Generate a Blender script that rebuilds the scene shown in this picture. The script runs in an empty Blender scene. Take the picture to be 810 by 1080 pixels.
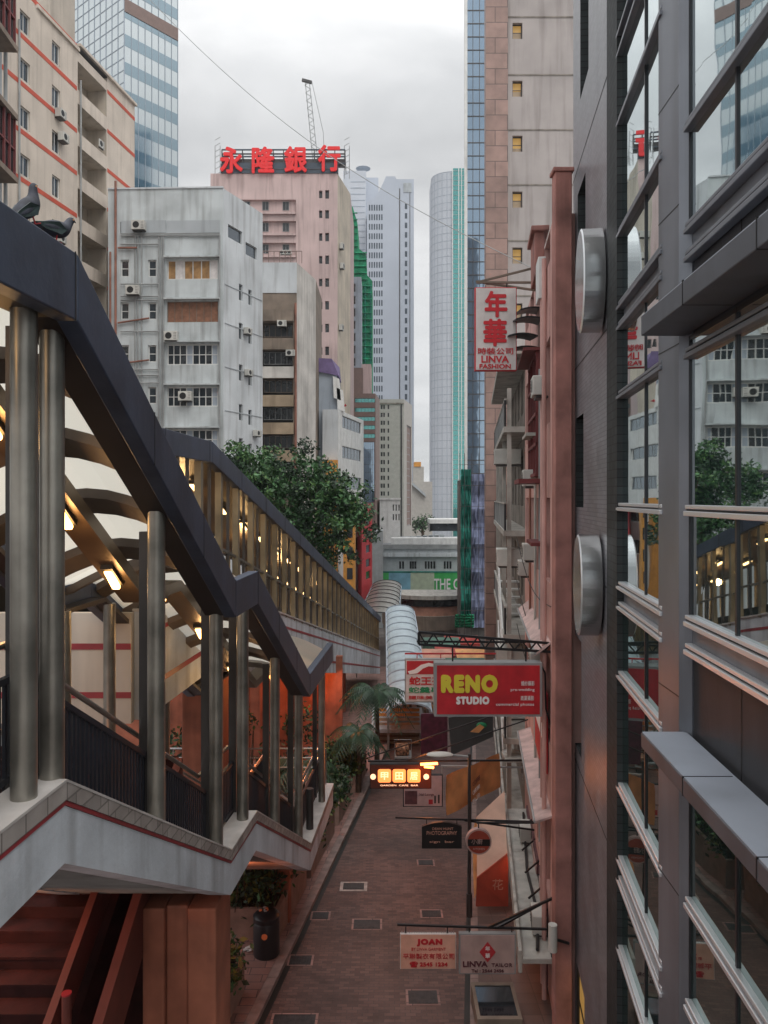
import bpy, bmesh, math, random
from mathutils import Vector, Matrix
random.seed(7)
C = bpy.context.scene.collection
H = 9.2                      # camera height above the street at the camera
F = 810.0
SL = -0.09                   # the street falls away from the camera

def G(Y): return SL * min(Y, 120.0)
def P(x, y, Y): return Vector(((x-405)/F*Y, Y, H-(y-525)/F*Y))
def PX(x, Y): return (x-405)/F*Y
def PZ(y, Y): return H-(y-525)/F*Y
def SX(X0, Y): return X0+0.117*Y          # a line that runs with the street

# ------------------------------------------------------------------ materials
M = {}
def mat(name, col, rough=.75, metal=0.0, var=.12, scale=1.5, streak=0.0, bump=0.0, brick=None, emit=None, es=1.0, spec=.5, trans=0.0, dirt=(.35,.32,.3)):
    m = bpy.data.materials.new(name); m.use_nodes = True
    nt = m.node_tree; N = nt.nodes; L = nt.links
    b = N['Principled BSDF']; out = N['Material Output']
    b.inputs['Roughness'].default_value = rough; b.inputs['Metallic'].default_value = metal
    b.inputs['Specular IOR Level'].default_value = spec
    tc = N.new('ShaderNodeTexCoord'); src = tc.outputs['Object']
    cur = None
    if brick:
        ax, bw, bh, mcol, msz = brick
        sp = N.new('ShaderNodeSeparateXYZ'); L.new(src, sp.inputs[0])
        cb = N.new('ShaderNodeCombineXYZ')
        L.new(sp.outputs[ax[0]], cb.inputs[0]); L.new(sp.outputs[ax[1]], cb.inputs[1])
        bt = N.new('ShaderNodeTexBrick'); L.new(cb.outputs[0], bt.inputs['Vector'])
        bt.inputs['Scale'].default_value = 1.0
        bt.inputs['Brick Width'].default_value = bw; bt.inputs['Row Height'].default_value = bh
        bt.inputs['Mortar Size'].default_value = msz; bt.inputs['Mortar Smooth'].default_value = .3
        bt.offset = 0.5 if bw != bh else 0.0
        bt.inputs['Color1'].default_value = (*[c*(1+var) for c in col], 1)
        bt.inputs['Color2'].default_value = (*[c*(1-var) for c in col], 1)
        bt.inputs['Mortar'].default_value = (*mcol, 1)
        cur = bt.outputs['Color']
    nz = N.new('ShaderNodeTexNoise'); nz.inputs['Scale'].default_value = scale; nz.inputs['Detail'].default_value = 6
    L.new(src, nz.inputs['Vector'])
    mx = N.new('ShaderNodeMix'); mx.data_type = 'RGBA'; mx.blend_type = 'MULTIPLY'; mx.inputs[0].default_value = 1.0
    rp = N.new('ShaderNodeMapRange'); rp.inputs[1].default_value = .3; rp.inputs[2].default_value = .7
    rp.inputs[3].default_value = 1-var*1.6; rp.inputs[4].default_value = 1+var*.6
    L.new(nz.outputs['Fac'], rp.inputs[0])
    if cur: L.new(cur, mx.inputs[6])
    else: mx.inputs[6].default_value = (*col, 1)
    L.new(rp.outputs[0], mx.inputs[7]); cur = mx.outputs[2]
    if streak > 0:
        mp = N.new('ShaderNodeMapping'); mp.inputs['Scale'].default_value = (2.2, 2.2, .16); L.new(src, mp.inputs[0])
        n2 = N.new('ShaderNodeTexNoise'); n2.inputs['Scale'].default_value = 1.0; n2.inputs['Detail'].default_value = 5
        L.new(mp.outputs[0], n2.inputs['Vector'])
        r2 = N.new('ShaderNodeMapRange'); r2.inputs[1].default_value = .5; r2.inputs[2].default_value = .78
        r2.inputs[3].default_value = 0; r2.inputs[4].default_value = streak; L.new(n2.outputs['Fac'], r2.inputs[0])
        m2 = N.new('ShaderNodeMix'); m2.data_type = 'RGBA'; m2.blend_type = 'MULTIPLY'
        L.new(r2.outputs[0], m2.inputs[0]); L.new(cur, m2.inputs[6]); m2.inputs[7].default_value = (*dirt, 1)
        cur = m2.outputs[2]
    L.new(cur, b.inputs['Base Color'])
    if var > 0:
        rr = N.new('ShaderNodeMapRange'); rr.inputs[3].default_value = max(0.02, rough-.08); rr.inputs[4].default_value = min(1, rough+.08)
        L.new(nz.outputs['Fac'], rr.inputs[0]); L.new(rr.outputs[0], b.inputs['Roughness'])
    if bump > 0:
        n3 = N.new('ShaderNodeTexNoise'); n3.inputs['Scale'].default_value = 14; n3.inputs['Detail'].default_value = 4
        L.new(src, n3.inputs['Vector'])
        bp = N.new('ShaderNodeBump'); bp.inputs['Strength'].default_value = bump; bp.inputs['Distance'].default_value = .02
        L.new(n3.outputs['Fac'], bp.inputs['Height']); L.new(bp.outputs[0], b.inputs['Normal'])
    if emit:
        b.inputs['Emission Color'].default_value = (*emit, 1); b.inputs['Emission Strength'].default_value = es
    if trans > 0:
        tr = N.new('ShaderNodeBsdfTranslucent'); tr.inputs[0].default_value = (*col, 1)
        ms = N.new('ShaderNodeMixShader'); ms.inputs[0].default_value = trans
        L.new(b.outputs[0], ms.inputs[1]); L.new(tr.outputs[0], ms.inputs[2]); L.new(ms.outputs[0], out.inputs[0])
    M[name] = m; return m

def glassmat(name, tint, refl, fac, rough=.02, wobble=.0, spec=0):
    m = bpy.data.materials.new(name); m.use_nodes = True
    nt = m.node_tree; N = nt.nodes; L = nt.links; N.remove(N['Principled BSDF']); out = N['Material Output']
    d = N.new('ShaderNodeBsdfDiffuse'); d.inputs[0].default_value = (*tint, 1)
    g = N.new('ShaderNodeBsdfGlossy'); g.inputs[0].default_value = (*refl, 1); g.inputs['Roughness'].default_value = rough
    fr = N.new('ShaderNodeLayerWeight'); fr.inputs[0].default_value = .35
    mr = N.new('ShaderNodeMapRange'); mr.inputs[3].default_value = fac; mr.inputs[4].default_value = min(1, fac+.45)
    L.new(fr.outputs['Facing'], mr.inputs[0])
    ms = N.new('ShaderNodeMixShader'); L.new(mr.outputs[0], ms.inputs[0]); L.new(d.outputs[0], ms.inputs[1]); L.new(g.outputs[0], ms.inputs[2])
    if wobble > 0:
        tc = N.new('ShaderNodeTexCoord'); nz = N.new('ShaderNodeTexNoise'); nz.inputs['Scale'].default_value = .6
        L.new(tc.outputs['Object'], nz.inputs['Vector'])
        bp = N.new('ShaderNodeBump'); bp.inputs['Strength'].default_value = wobble; bp.inputs['Distance'].default_value = .05
        L.new(nz.outputs['Fac'], bp.inputs['Height']); L.new(bp.outputs[0], g.inputs['Normal'])
    L.new(ms.outputs[0], out.inputs[0]); M[name] = m; return m

mat('road', (.140,.078,.066), .62, brick=((0,1),.22,.11,(.085,.06,.052),.007), var=.26, scale=.45, bump=.4, streak=.5)
mat('paving', (.32,.185,.16), .6, brick=((0,1),.6,.3,(.1,.075,.07),.012), var=.22, scale=1.2, bump=.25)
mat('paving_right', (.13,.09,.08), .6, brick=((0,1),.4,.4,(.08,.06,.055),.012), var=.22, scale=1.2)
mat('kerb', (.3,.22,.2), .7, var=.25, scale=3)
mat('gutter', (.02,.018,.016), .5)
mat('iron', (.06,.055,.055), .55, metal=.3, var=.3, scale=8)
mat('coverframe', (.42,.37,.34), .7, var=.25, scale=6)
mat('ground', (.14,.12,.11), .9, var=.3, scale=.2)
mat('fascia', (.075,.095,.145), .45, metal=.4, var=.22, scale=1.6, streak=.6, bump=.12)
mat('fascia_top', (.16,.12,.15), .45, metal=.3, var=.14, scale=1.6, streak=.25)
mat('soffit', (.05,.04,.038), .5, metal=.4, var=.2)
mat('rooftop', (.3,.31,.33), .5, metal=.4, var=.2)
mat('steel', (.33,.315,.28), .36, metal=.8, var=.25, scale=2.5, streak=.5)
mat('postmetal', (.30,.25,.17), .42, metal=.7, var=.25)
mat('panel_blue', (.42,.50,.55), .4, var=.1, streak=.3)
mat('darksteel', (.09,.085,.085), .4, metal=.6, var=.2)
mat('rail', (.45,.43,.42), .3, metal=.9, var=.1)
mat('railpanel', (.012,.015,.024), .5, var=.2)
mat('concrete', (.57,.61,.66), .82, var=.16, scale=1.3, streak=.75, bump=.25)
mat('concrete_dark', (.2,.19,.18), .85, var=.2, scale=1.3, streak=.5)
mat('copingtile', (.34,.31,.29), .6, brick=((1,2),.30,.15,(.17,.155,.145),.010), var=.18, scale=3)
mat('copingtop', (.52,.49,.47), .6, var=.2, scale=2)
mat('redstripe', (.30,.035,.045), .5, var=.2)
mat('terracotta', (.38,.13,.075), .75, var=.25, scale=1.6, streak=.8, bump=.2)
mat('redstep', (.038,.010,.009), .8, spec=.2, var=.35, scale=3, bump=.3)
mat('redwall', (.17,.04,.028), .7, var=.2, streak=.3)
mat('panel_roof', (.78,.75,.66), .5, var=.05, trans=.75)
mat('bronze', (.17,.12,.075), .4, metal=.6, var=.2)
mat('ribmetal', (.17,.14,.12), .5, metal=.4, var=.2)
mat('slate', (.055,.075,.10), .6, var=.2, scale=.5)
mat('tarplight', (.62,.45,.42), .75, var=.2, scale=3, streak=.6)
mat('lamp', (1,.75,.4), .5, emit=(1,.50,.14), es=9)
mat('lamp_soft', (1,.8,.5), .5, emit=(1,.62,.25), es=4)
mat('lamp_orange', (1,.4,.15), .5, emit=(1,.22,.04), es=9)
mat('white', (.74,.74,.72), .6, var=.08, streak=.4)
mat('dirtywhite', (.46,.44,.40), .75, var=.2, scale=2, streak=.7, bump=.2)
mat('cream', (.62,.54,.46), .8, var=.1, scale=.5, streak=.4)
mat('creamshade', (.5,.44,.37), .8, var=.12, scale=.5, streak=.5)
mat('stripered', (.55,.09,.05), .7, var=.12)
mat('graywall', (.52,.56,.57), .8, var=.16, scale=.5, streak=.65, bump=.1)
mat('graywall2', (.57,.60,.62), .8, var=.12, scale=.4, streak=.6)
mat('graywall3', (.40,.43,.45), .8, var=.1, scale=.5, streak=.5)
mat('pinkwall', (.56,.42,.40), .8, var=.12, scale=.25, streak=.6)
mat('creamside', (.68,.58,.46), .8, var=.15, scale=.3, streak=.6)
mat('brownwall', (.24,.19,.15), .85, var=.25, scale=.6, streak=.6)
mat('brownwall2', (.42,.32,.22), .85, var=.2, scale=.6, streak=.6)
mat('spall', (.6,.57,.53), .85, var=.2, scale=.4, streak=.6)
mat('bluegray', (.36,.41,.47), .8, var=.1, scale=.4, streak=.4)
mat('whitebldg', (.68,.68,.66), .7, var=.08, streak=.45)
mat('orangewall', (.66,.30,.06), .75, var=.15, streak=.3)
mat('redpaint', (.5,.03,.04), .6, var=.12)
mat('purpletarp', (.17,.12,.26), .7, var=.2)
mat('greennet', (.015,.27,.13), .85, var=.35, scale=1.0, streak=.5)
mat('tealnet', (.02,.22,.17), .85, var=.35, scale=1.0, streak=.5)
mat('lilacnet', (.22,.25,.38), .85, var=.3, scale=1.0, streak=.5)
mat('towerwhite', (.44,.48,.55), .7, var=.05, scale=.1)
mat('towerwhite2', (.50,.53,.58), .7, var=.05, scale=.1)
mat('browngranite', (.30,.19,.16), .5, var=.15, brick=((0,2),1.6,1.0,(.12,.08,.07),.03))
mat('concretetower', (.40,.36,.345), .85, var=.1, scale=.5, streak=.55)
mat('brownoffice', (.22,.15,.13), .6, var=.1)
mat('beigeoffice', (.42,.40,.37), .75, var=.08)
mat('pinkpier', (.42,.19,.16), .8, var=.3, scale=1.6, streak=.95, bump=.35)
mat('pinkfacade', (.60,.35,.31), .8, var=.16, scale=1.2, streak=.7, bump=.2)
mat('orangepier', (.56,.24,.16), .8, var=.16, scale=1.2, streak=.5, bump=.35)
mat('redframe', (.16,.03,.03), .6, var=.2)
mat('tilewall', (.20,.20,.22), .35, var=.16, brick=((1,2),.24,.07,(.075,.075,.08),.006), scale=1.2, streak=.3, spec=.6)
mat('tiledark', (.045,.05,.052), .6, var=.2, spec=.15, brick=((1,2),.12,.12,(.02,.02,.02),.008), scale=2)
mat('panelmetal', (.22,.235,.265), .42, metal=.45, var=.16, scale=.9, streak=.5)
mat('ledge_shaded', (.12,.13,.15), .5, metal=.4, var=.15, streak=.4)  # ledge sides, darkened in the colour to stand for shade
mat('ledge_lit', (.44,.48,.55), .42, metal=.35, var=.1, scale=.8, streak=.15)  # same ledge metal, paler in the colour where daylight falls on top
mat('darkpanel', (.10,.10,.11), .45, metal=.4, var=.15)
mat('mullion', (.05,.05,.055), .35, metal=.6, var=.1)
mat('silver', (.70,.71,.73), .36, metal=.6, var=0)
mat('drumsteel', (.55,.55,.55), .22, metal=1.0, var=.1, scale=1)
mat('winframe', (.62,.62,.6), .6, var=.1)
mat('darkwin', (.03,.035,.04), .25, var=.4, scale=.7, spec=.8)
mat('curtainorange', (.42,.24,.10), .8, var=.3, scale=2)
mat('woodshutter', (.26,.12,.07), .7, var=.25, scale=3)
mat('pipe', (.30,.13,.09), .7, var=.3, scale=1)
mat('graypipe', (.32,.33,.33), .7, var=.2, scale=1)
mat('acwhite', (.55,.54,.5), .6, var=.15)
mat('black', (.012,.012,.013), .5, var=.1)
mat('blacksteel', (.02,.02,.022), .45, metal=.3, var=.1)
mat('litwin', (.34,.21,.06), .5, emit=(.60,.34,.09), es=.28)
mat('signwhite', (.70,.66,.64), .5, var=.12, scale=3, streak=.35)
mat('signred', (.56,.02,.03), .45, var=.18, scale=2.5, streak=.4)
mat('signredtext', (.55,.02,.03), .5, var=0)
mat('signyellow', (.75,.62,.05), .5, var=0)
mat('textwhite', (.85,.82,.8), .5, var=0)
mat('textgreen', (.02,.28,.12), .5, var=0)
mat('textdark', (.10,.02,.03), .5, var=0)
mat('signpeach', (.78,.42,.31), .6, var=.12, scale=3, streak=.35)
mat('signpink', (.50,.35,.32), .6, var=.12, scale=3, streak=.35)
mat('neonred', (.62,.012,.015), .5, emit=(1,.01,.012), es=.14)
mat('signdark', (.10,.03,.02), .5, var=.1)
mat('lightbox', (1,.45,.15), .5, emit=(1,.22,.05), es=1.4)
mat('lightbox_pale', (1,.6,.4), .5, emit=(1,.55,.32), es=1.3)
mat('awning', (.78,.38,.15), .75, var=.2, scale=2)
mat('awningred', (.40,.07,.04), .75, var=.2, scale=2)
mat('awningcream', (.66,.42,.32), .75, var=.15)
mat('poster', (.62,.46,.46), .5, var=.15, scale=3)
mat('posterdark', (.16,.07,.08), .5, var=.3, scale=5)
mat('magenta', (.10,.02,.045), .6, var=.4, scale=4)
mat('graybanner', (.14,.145,.15), .6, var=.1)
mat('bannergreen', (.05,.42,.10), .6, var=.1)
mat('bannerpale', (.50,.58,.42), .6, var=.1)
mat('bannerblue', (.25,.52,.66), .6, var=.3, scale=.4)
mat('marketwall', (.42,.45,.46), .8, var=.1, streak=.4)
mat('wood', (.22,.12,.07), .7, var=.25, scale=3)
mat('leaf', (.05,.135,.045), .55, var=.45, scale=1.6)
mat('leaflight', (.09,.18,.05), .5, var=.35, scale=2)
mat('leafdark', (.015,.04,.017), .6, var=.4, scale=2)
mat('leafyellow', (.12,.14,.025), .6, var=.4, scale=2)
mat('palmleaf', (.03,.075,.04), .5, var=.4, scale=3)
mat('bark', (.09,.06,.04), .9, var=.3, scale=4, bump=.5)
mat('planterstone', (.32,.22,.18), .7, var=.2, scale=3, streak=.3)
mat('soil', (.03,.02,.015), .95)
mat('bin', (.02,.02,.024), .35, var=.2)
mat('binorange', (.75,.22,.08), .5, var=0)
mat('pigeon', (.05,.055,.075), .7, var=.35, scale=14)
mat('pigeonneck', (.03,.05,.05), .4, var=.3, scale=14)
mat('steelroof', (.45,.42,.38), .3, metal=.8, var=.15)
mat('tarppink', (.55,.28,.20), .7, var=.2)
mat('tarpred', (.36,.05,.04), .7, var=.2)
mat('tarpgreen', (.08,.16,.12), .7, var=.2)
mat('goods', (.35,.18,.10), .7, var=.7, scale=8)
mat('concretebeige', (.27,.24,.21), .85, var=.25, streak=.7)
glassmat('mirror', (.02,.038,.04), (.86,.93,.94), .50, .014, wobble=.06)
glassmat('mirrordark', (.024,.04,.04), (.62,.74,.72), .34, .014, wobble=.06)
glassmat('towerglass', (.05,.10,.13), (.55,.68,.75), .42, .08, wobble=.1)
glassmat('towerglass2', (.10,.15,.16), (.9,.95,.96), .6, .12)
glassmat('tealglass', (.012,.15,.15), (.35,.80,.76), .36, .08, wobble=.2)
glassmat('blueglass', (.03,.07,.12), (.6,.75,.9), .45, .05, wobble=.2)
glassmat('pane', (.015,.02,.025), (.6,.65,.7), .12, .1)

# ------------------------------------------------------------------ mesh builder
class MB:
    def __init__(s): s.v = []; s.f = []; s.mi = []; s.mats = []; s.smooth = False
    def m(s, n):
        if n not in s.mats: s.mats.append(n)
        return s.mats.index(n)
    def poly(s, pts, mt):
        b = len(s.v); s.v += [tuple(p) for p in pts]; s.f.append(tuple(range(b, b+len(pts)))); s.mi.append(s.m(mt)); return s
    def hexa(s, a, mt):      # 8 points: bottom 4, top 4
        b = len(s.v); s.v += [tuple(p) for p in a]; k = s.m(mt)
        for f in ((3,2,1,0),(4,5,6,7),(0,1,5,4),(1,2,6,5),(2,3,7,6),(3,0,4,7)):
            s.f.append(tuple(b+i for i in f)); s.mi.append(k)
        return s
    def box(s, x0, x1, y0, y1, z0, z1, mt):
        return s.hexa([(x0,y0,z0),(x1,y0,z0),(x1,y1,z0),(x0,y1,z0),(x0,y0,z1),(x1,y0,z1),(x1,y1,z1),(x0,y1,z1)], mt)
    def beam(s, p, q, w, h, mt, up=(0,0,1)):
        p = Vector(p); q = Vector(q); d = (q-p).normalized(); u = Vector(up)
        if abs(d.dot(u)) > .98: u = Vector((0,1,0))
        a = d.cross(u).normalized()*w/2; b = a.cross(d).normalized()*h/2
        return s.hexa([p-a-b,p+a-b,q+a-b,q-a-b,p-a+b,p+a+b,q+a+b,q-a+b], mt)
    def tube(s, pts, r, mt, n=10, cap=True):
        pts = [Vector(p) for p in pts]; R = r if isinstance(r, (list,tuple)) else [r]*len(pts); b0 = len(s.v); k = s.m(mt)
        for i, p in enumerate(pts):
            d = (pts[min(i+1,len(pts)-1)]-pts[max(i-1,0)]).normalized()
            u = Vector((0,0,1)) if abs(d.z) < .9 else Vector((1,0,0))
            a = d.cross(u).normalized(); c = a.cross(d)
            for j in range(n):
                t = 2*math.pi*j/n; s.v.append(tuple(p+(a*math.cos(t)+c*math.sin(t))*R[i]))
        for i in range(len(pts)-1):
            for j in range(n):
                s.f.append((b0+i*n+j, b0+i*n+(j+1)%n, b0+(i+1)*n+(j+1)%n, b0+(i+1)*n+j)); s.mi.append(k)
        if cap:
            s.f.append(tuple(b0+j for j in range(n))[::-1]); s.mi.append(k)
            s.f.append(tuple(b0+(len(pts)-1)*n+j for j in range(n))); s.mi.append(k)
        s.smooth = True; return s
    def strip(s, A, B, mt):   # a ribbon between two polylines
        for i in range(len(A)-1): s.poly([A[i],A[i+1],B[i+1],B[i]], mt)
        return s
    def prism(s, poly, d, mt):   # polygon extruded by vector d
        poly = [Vector(p) for p in poly]; d = Vector(d)
        s.poly(poly, mt); s.poly([p+d for p in poly][::-1], mt)
        for i in range(len(poly)):
            j = (i+1)%len(poly); s.poly([poly[i],poly[i]+d,poly[j]+d,poly[j]], mt)
        return s
    def sphere(s, c, r, mt, n=8, sc=(1,1,1)):
        c = Vector(c); b0 = len(s.v); k = s.m(mt)
        for i in range(n+1):
            for j in range(n*2):
                a = math.pi*i/n; t = math.pi*j/n
                s.v.append((c.x+r*sc[0]*math.sin(a)*math.cos(t), c.y+r*sc[1]*math.sin(a)*math.sin(t), c.z+r*sc[2]*math.cos(a)))
        w = n*2
        for i in range(n):
            for j in range(w):
                s.f.append((b0+i*w+j, b0+(i+1)*w+j, b0+(i+1)*w+(j+1)%w, b0+i*w+(j+1)%w)); s.mi.append(k)
        s.smooth = True; return s
    def build(s, name, parent=None, bevel=0):
        me = bpy.data.meshes.new(name); me.from_pydata(s.v, [], s.f)
        for n in s.mats: me.materials.append(M[n])
        me.polygons.foreach_set('material_index', s.mi)
        if s.smooth:
            me.polygons.foreach_set('use_smooth', [True]*len(s.f))
            try: me.set_sharp_from_angle(angle=math.radians(40))
            except Exception: pass
        me.update()
        o = bpy.data.objects.new(name, me); C.objects.link(o)
        if bevel:
            w = o.modifiers.new('b','BEVEL'); w.width = bevel; w.segments = 2; w.limit_method = 'ANGLE'
        if parent:
            o.parent = parent
            root = parent
            off = Vector((0,0,0))
            while root: off += root.location; root = root.parent
            o.location = -off
        return o

def tag(o, label, cat, group=None, kind=None):
    if label: o['label'] = label
    if cat: o['category'] = cat
    if group: o['group'] = group
    if kind: o['kind'] = kind
    return o
def thing(name, label, cat, loc=(0,0,0), group=None):
    o = bpy.data.objects.new(name, None); C.objects.link(o); o.location = loc; o.empty_display_size = .2
    return tag(o, label, cat, group)
def copy_thing(o, loc, label=None, rz=0, sc=1):
    c = o.copy(); C.objects.link(c); c.location = loc; c.rotation_euler = (0,0,rz); c.scale = (sc,sc,sc)
    if label: c['label'] = label
    for ch in [x for x in bpy.data.objects if x.parent == o]:
        d = ch.copy(); C.objects.link(d); d.parent = c
        for g in [x for x in bpy.data.objects if x.parent == ch]:
            e = g.copy(); C.objects.link(e); e.parent = d
    return c

def text(body, size, pos, mt, parent, name='lettering', width=None, bold=0.0, rot=None, ext=.004, spacing=1.0, hscale=None, height=None):
    """flat lettering facing -Y, centred on pos; width / height rescale it to real size"""
    cu = bpy.data.curves.new(name, 'FONT'); cu.body = body; cu.size = size; cu.extrude = ext; cu.offset = 0
    cu.align_x = 'CENTER'; cu.align_y = 'CENTER'; cu.space_character = spacing; cu.resolution_u = 3
    t = bpy.data.objects.new('tmp', cu); C.objects.link(t)
    dg = bpy.context.evaluated_depsgraph_get(); me = bpy.data.meshes.new_from_object(t.evaluated_get(dg))
    bpy.data.objects.remove(t); me.name = name
    if bold > 0:      # heavier strokes: the same letters laid again a hair to each side
        bm = bmesh.new()
        k = 0
        for dx, dy in ((-1,0),(1,0),(0,-1),(0,1),(-.7,-.7),(.7,.7),(-.7,.7),(.7,-.7)):
            tmp = me.copy(); tmp.transform(Matrix.Translation((dx*bold*size, dy*bold*size, k*.0006))); bm.from_mesh(tmp); bpy.data.meshes.remove(tmp); k += 1
        bm.to_mesh(me); bm.free()
    xs = [v.co.x for v in me.vertices]; ys = [v.co.y for v in me.vertices]
    if xs:
        cx = (min(xs)+max(xs))/2; cy = (min(ys)+max(ys))/2; w = max(xs)-min(xs); h = max(ys)-min(ys)
        fx = width/w if width else 1.0; fy = height/h if height else fx
        if height and not width: fx = fy
        me.transform(Matrix.Diagonal((fx, fy, 1, 1)) @ Matrix.Translation((-cx,-cy,0)))
    R = Matrix.Rotation(math.pi/2, 4, 'X')
    if rot is not None: R = rot @ R
    me.transform(Matrix.Translation(pos) @ R)
    me.materials.clear(); me.materials.append(M[mt])
    o = bpy.data.objects.new(name, me); C.objects.link(o)
    if parent: 
        o.parent = parent; off = Vector((0,0,0)); r = parent
        while r: off += r.location; r = r.parent
        o.location = -off
    return o

# ------------------------------------------------------------------ facade helper
class Face:
    """a vertical wall from p0 to p1 (plan points); u runs p0 -> p1; n faces the camera side unless flipped"""
    def __init__(s, p0, p1):
        s.p = Vector((p0[0],p0[1],0)); q = Vector((p1[0],p1[1],0)); s.L = (q-s.p).length; s.d = (q-s.p)/s.L
        s.n = Vector((s.d.y,-s.d.x,0))
        if s.n.dot(-s.p) < 0: s.n = -s.n
    def at(s, u, z, o=0.0): v = s.p+s.d*u+s.n*o; return Vector((v.x,v.y,z))
    def px(s, x, y):
        k = (x-405)/F; # ray (k*t, t)
        # p + d*u = (k t, t)
        det = s.d.x*(-1) - (-k)*s.d.y
        u = (s.p.x*1 - k*s.p.y) / (k*s.d.y - s.d.x)
        t = s.p.y+s.d.y*u
        return u, PZ(y, t)
    def rect(s, x0, y0, x1, y1):   # y0,y1 measured at x0
        u0, za = s.px(x0, y0); _, zb = s.px(x0, y1); u1, _ = s.px(x1, y0)
        return (min(u0,u1), max(u0,u1), min(za,zb), max(za,zb))
    def box(s, mb, u0, u1, z0, z1, o0, o1, mt):
        a = [s.at(u0,z0,o0),s.at(u1,z0,o0),s.at(u1,z0,o1),s.at(u0,z0,o1),s.at(u0,z1,o0),s.at(u1,z1,o0),s.at(u1,z1,o1),s.at(u0,z1,o1)]
        mb.hexa(a, mt)
    def wall(s, mb, z0, z1, ops, mt, depth=.18, u0=0, u1=None, reveal=None):
        u1 = s.L if u1 is None else u1
        ops = [(max(a,u0+.02),min(b,u1-.02),max(c,z0+.02),min(d,z1-.02)) for a,b,c,d in ops]
        ops = [o for o in ops if o[1]-o[0] > .03 and o[3]-o[2] > .03]
        us = sorted(set([u0,u1]+[round(o[k],4) for o in ops for k in (0,1)])); zs = sorted(set([z0,z1]+[round(o[k],4) for o in ops for k in (2,3)]))
        for j in range(len(zs)-1):
            run = None
            for i in range(len(us)-1):
                uc = (us[i]+us[i+1])/2; zc = (zs[j]+zs[j+1])/2
                hole = any(a < uc < b and c < zc < d for a,b,c,d in ops)
                if not hole:
                    if run is None: run = us[i]
                if (hole or i == len(us)-2) and run is not None:
                    e = us[i] if hole else us[i+1]
                    mb.poly([s.at(run,zs[j]),s.at(e,zs[j]),s.at(e,zs[j+1]),s.at(run,zs[j+1])], mt); run = None
        rm = reveal or mt
        for a,b,c,d in ops:
            mb.poly([s.at(a,c),s.at(b,c),s.at(b,c,-depth),s.at(a,c,-depth)], rm)
            mb.poly([s.at(a,d),s.at(b,d),s.at(b,d,-depth),s.at(a,d,-depth)], rm)
            mb.poly([s.at(a,c),s.at(a,d),s.at(a,d,-depth),s.at(a,c,-depth)], rm)
            mb.poly([s.at(b,c),s.at(b,d),s.at(b,d,-depth),s.at(b,c,-depth)], rm)
        return ops
    def window(s, parent, op, depth=.18, cols=1, rows=1, fm='winframe', pm='pane', fw=.06, sub=True, sill=False, mix=None):
        a,b,c,d = op; mb = MB(); o0, o1 = -depth+.0, -depth+.07
        s.box(mb, a, a+fw, c, d, o0, o1, fm); s.box(mb, b-fw, b, c, d, o0, o1, fm)
        s.box(mb, a+fw, b-fw, c, c+fw, o0, o1, fm); s.box(mb, a+fw, b-fw, d-fw, d, o0, o1, fm)
        for i in range(1, cols):
            u = a+(b-a)*i/cols; s.box(mb, u-fw*.4, u+fw*.4, c+fw, d-fw, o0, o1-.01, fm)
        for j in range(1, rows):
            z = c+(d-c)*j/rows; s.box(mb, a+fw, b-fw, z-fw*.35, z+fw*.35, o0, o1-.02, fm)
        if sill: s.box(mb, a-.08, b+.08, c-.07, c-.003, -.0, .12, fm)
        pn = mb if not sub else MB()
        for i in range(cols):
            ua = a+(b-a)*i/cols; ub = a+(b-a)*(i+1)/cols
            pmi = mix[i%len(mix)] if mix else pm
            pn.poly([s.at(ua,c,-depth+.03),s.at(ub,c,-depth+.03),s.at(ub,d,-depth+.03),s.at(ua,d,-depth+.03)], pmi)
        w = mb.build('window', parent)
        if sub: pn.build('pane', w)
        return w

def closed_body(mb, foot, z0, z1, mt, skip=(), roof='rooftop', cap=True):
    n = len(foot)
    for i in range(n):
        if i in skip: continue
        a, b = foot[i], foot[(i+1)%n]
        mb.poly([(a[0],a[1],z0),(b[0],b[1],z0),(b[0],b[1],z1),(a[0],a[1],z1)], mt)
    if cap: mb.poly([(p[0],p[1],z1) for p in foot], roof)

def ac_unit(parent, face, u, z, w=.8, h=.55, d=.5, label=None):
    mb = MB(); face.box(mb, u, u+w, z, z+h, .06, .06+d, 'acwhite')
    face.box(mb, u+.05, u+w-.05, z-.06, z-.003, 0, d, 'darksteel')
    o = mb.build('air_conditioner', parent, bevel=.02)
    g = MB(); c = face.at(u+w*.36, z+h/2, .06+d+.003); pts = []
    g.poly([c+face.d*math.cos(t)*h*.36+Vector((0,0,1))*math.sin(t)*h*.36 for t in [i*math.pi/8 for i in range(16)]], 'black')
    for i in range(1, 6):
        zz = z+h*i/6; face.box(g, u+w*.74, u+w*.95, zz-.012, zz+.012, .06+d, .06+d+.008, 'darksteel')
    g.build('grille', o); return o

def leaves(mb, pts, size, mts, n_each=1, up=.35):
    for p in pts:
        for _ in range(n_each):
            s_ = size*random.uniform(.6,1.3)
            a = Vector((random.gauss(0,1),random.gauss(0,1),random.gauss(0,1)))
            a.normalize(); b = a.cross(Vector((random.gauss(0,1),random.gauss(0,1),random.gauss(up,1)))).normalized()
            q = Vector(p)+Vector((random.gauss(0,1),random.gauss(0,1),random.gauss(0,1)))*size*.6
            mt = random.choice(mts)
            mb.poly([q-a*s_*.5, q-b*s_*.24+a*s_*.05, q+a*s_*.5, q+b*s_*.24+a*s_*.05], mt)
    return mb
def clump_points(c, r, n):
    out = []
    for _ in range(n):
        v = Vector((random.gauss(0,1),random.gauss(0,1),random.gauss(0,1))).normalized()*(random.random()**.4)
        out.append(Vector(c)+Vector((v.x*r[0],v.y*r[1],v.z*r[2])))
    return out
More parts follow.
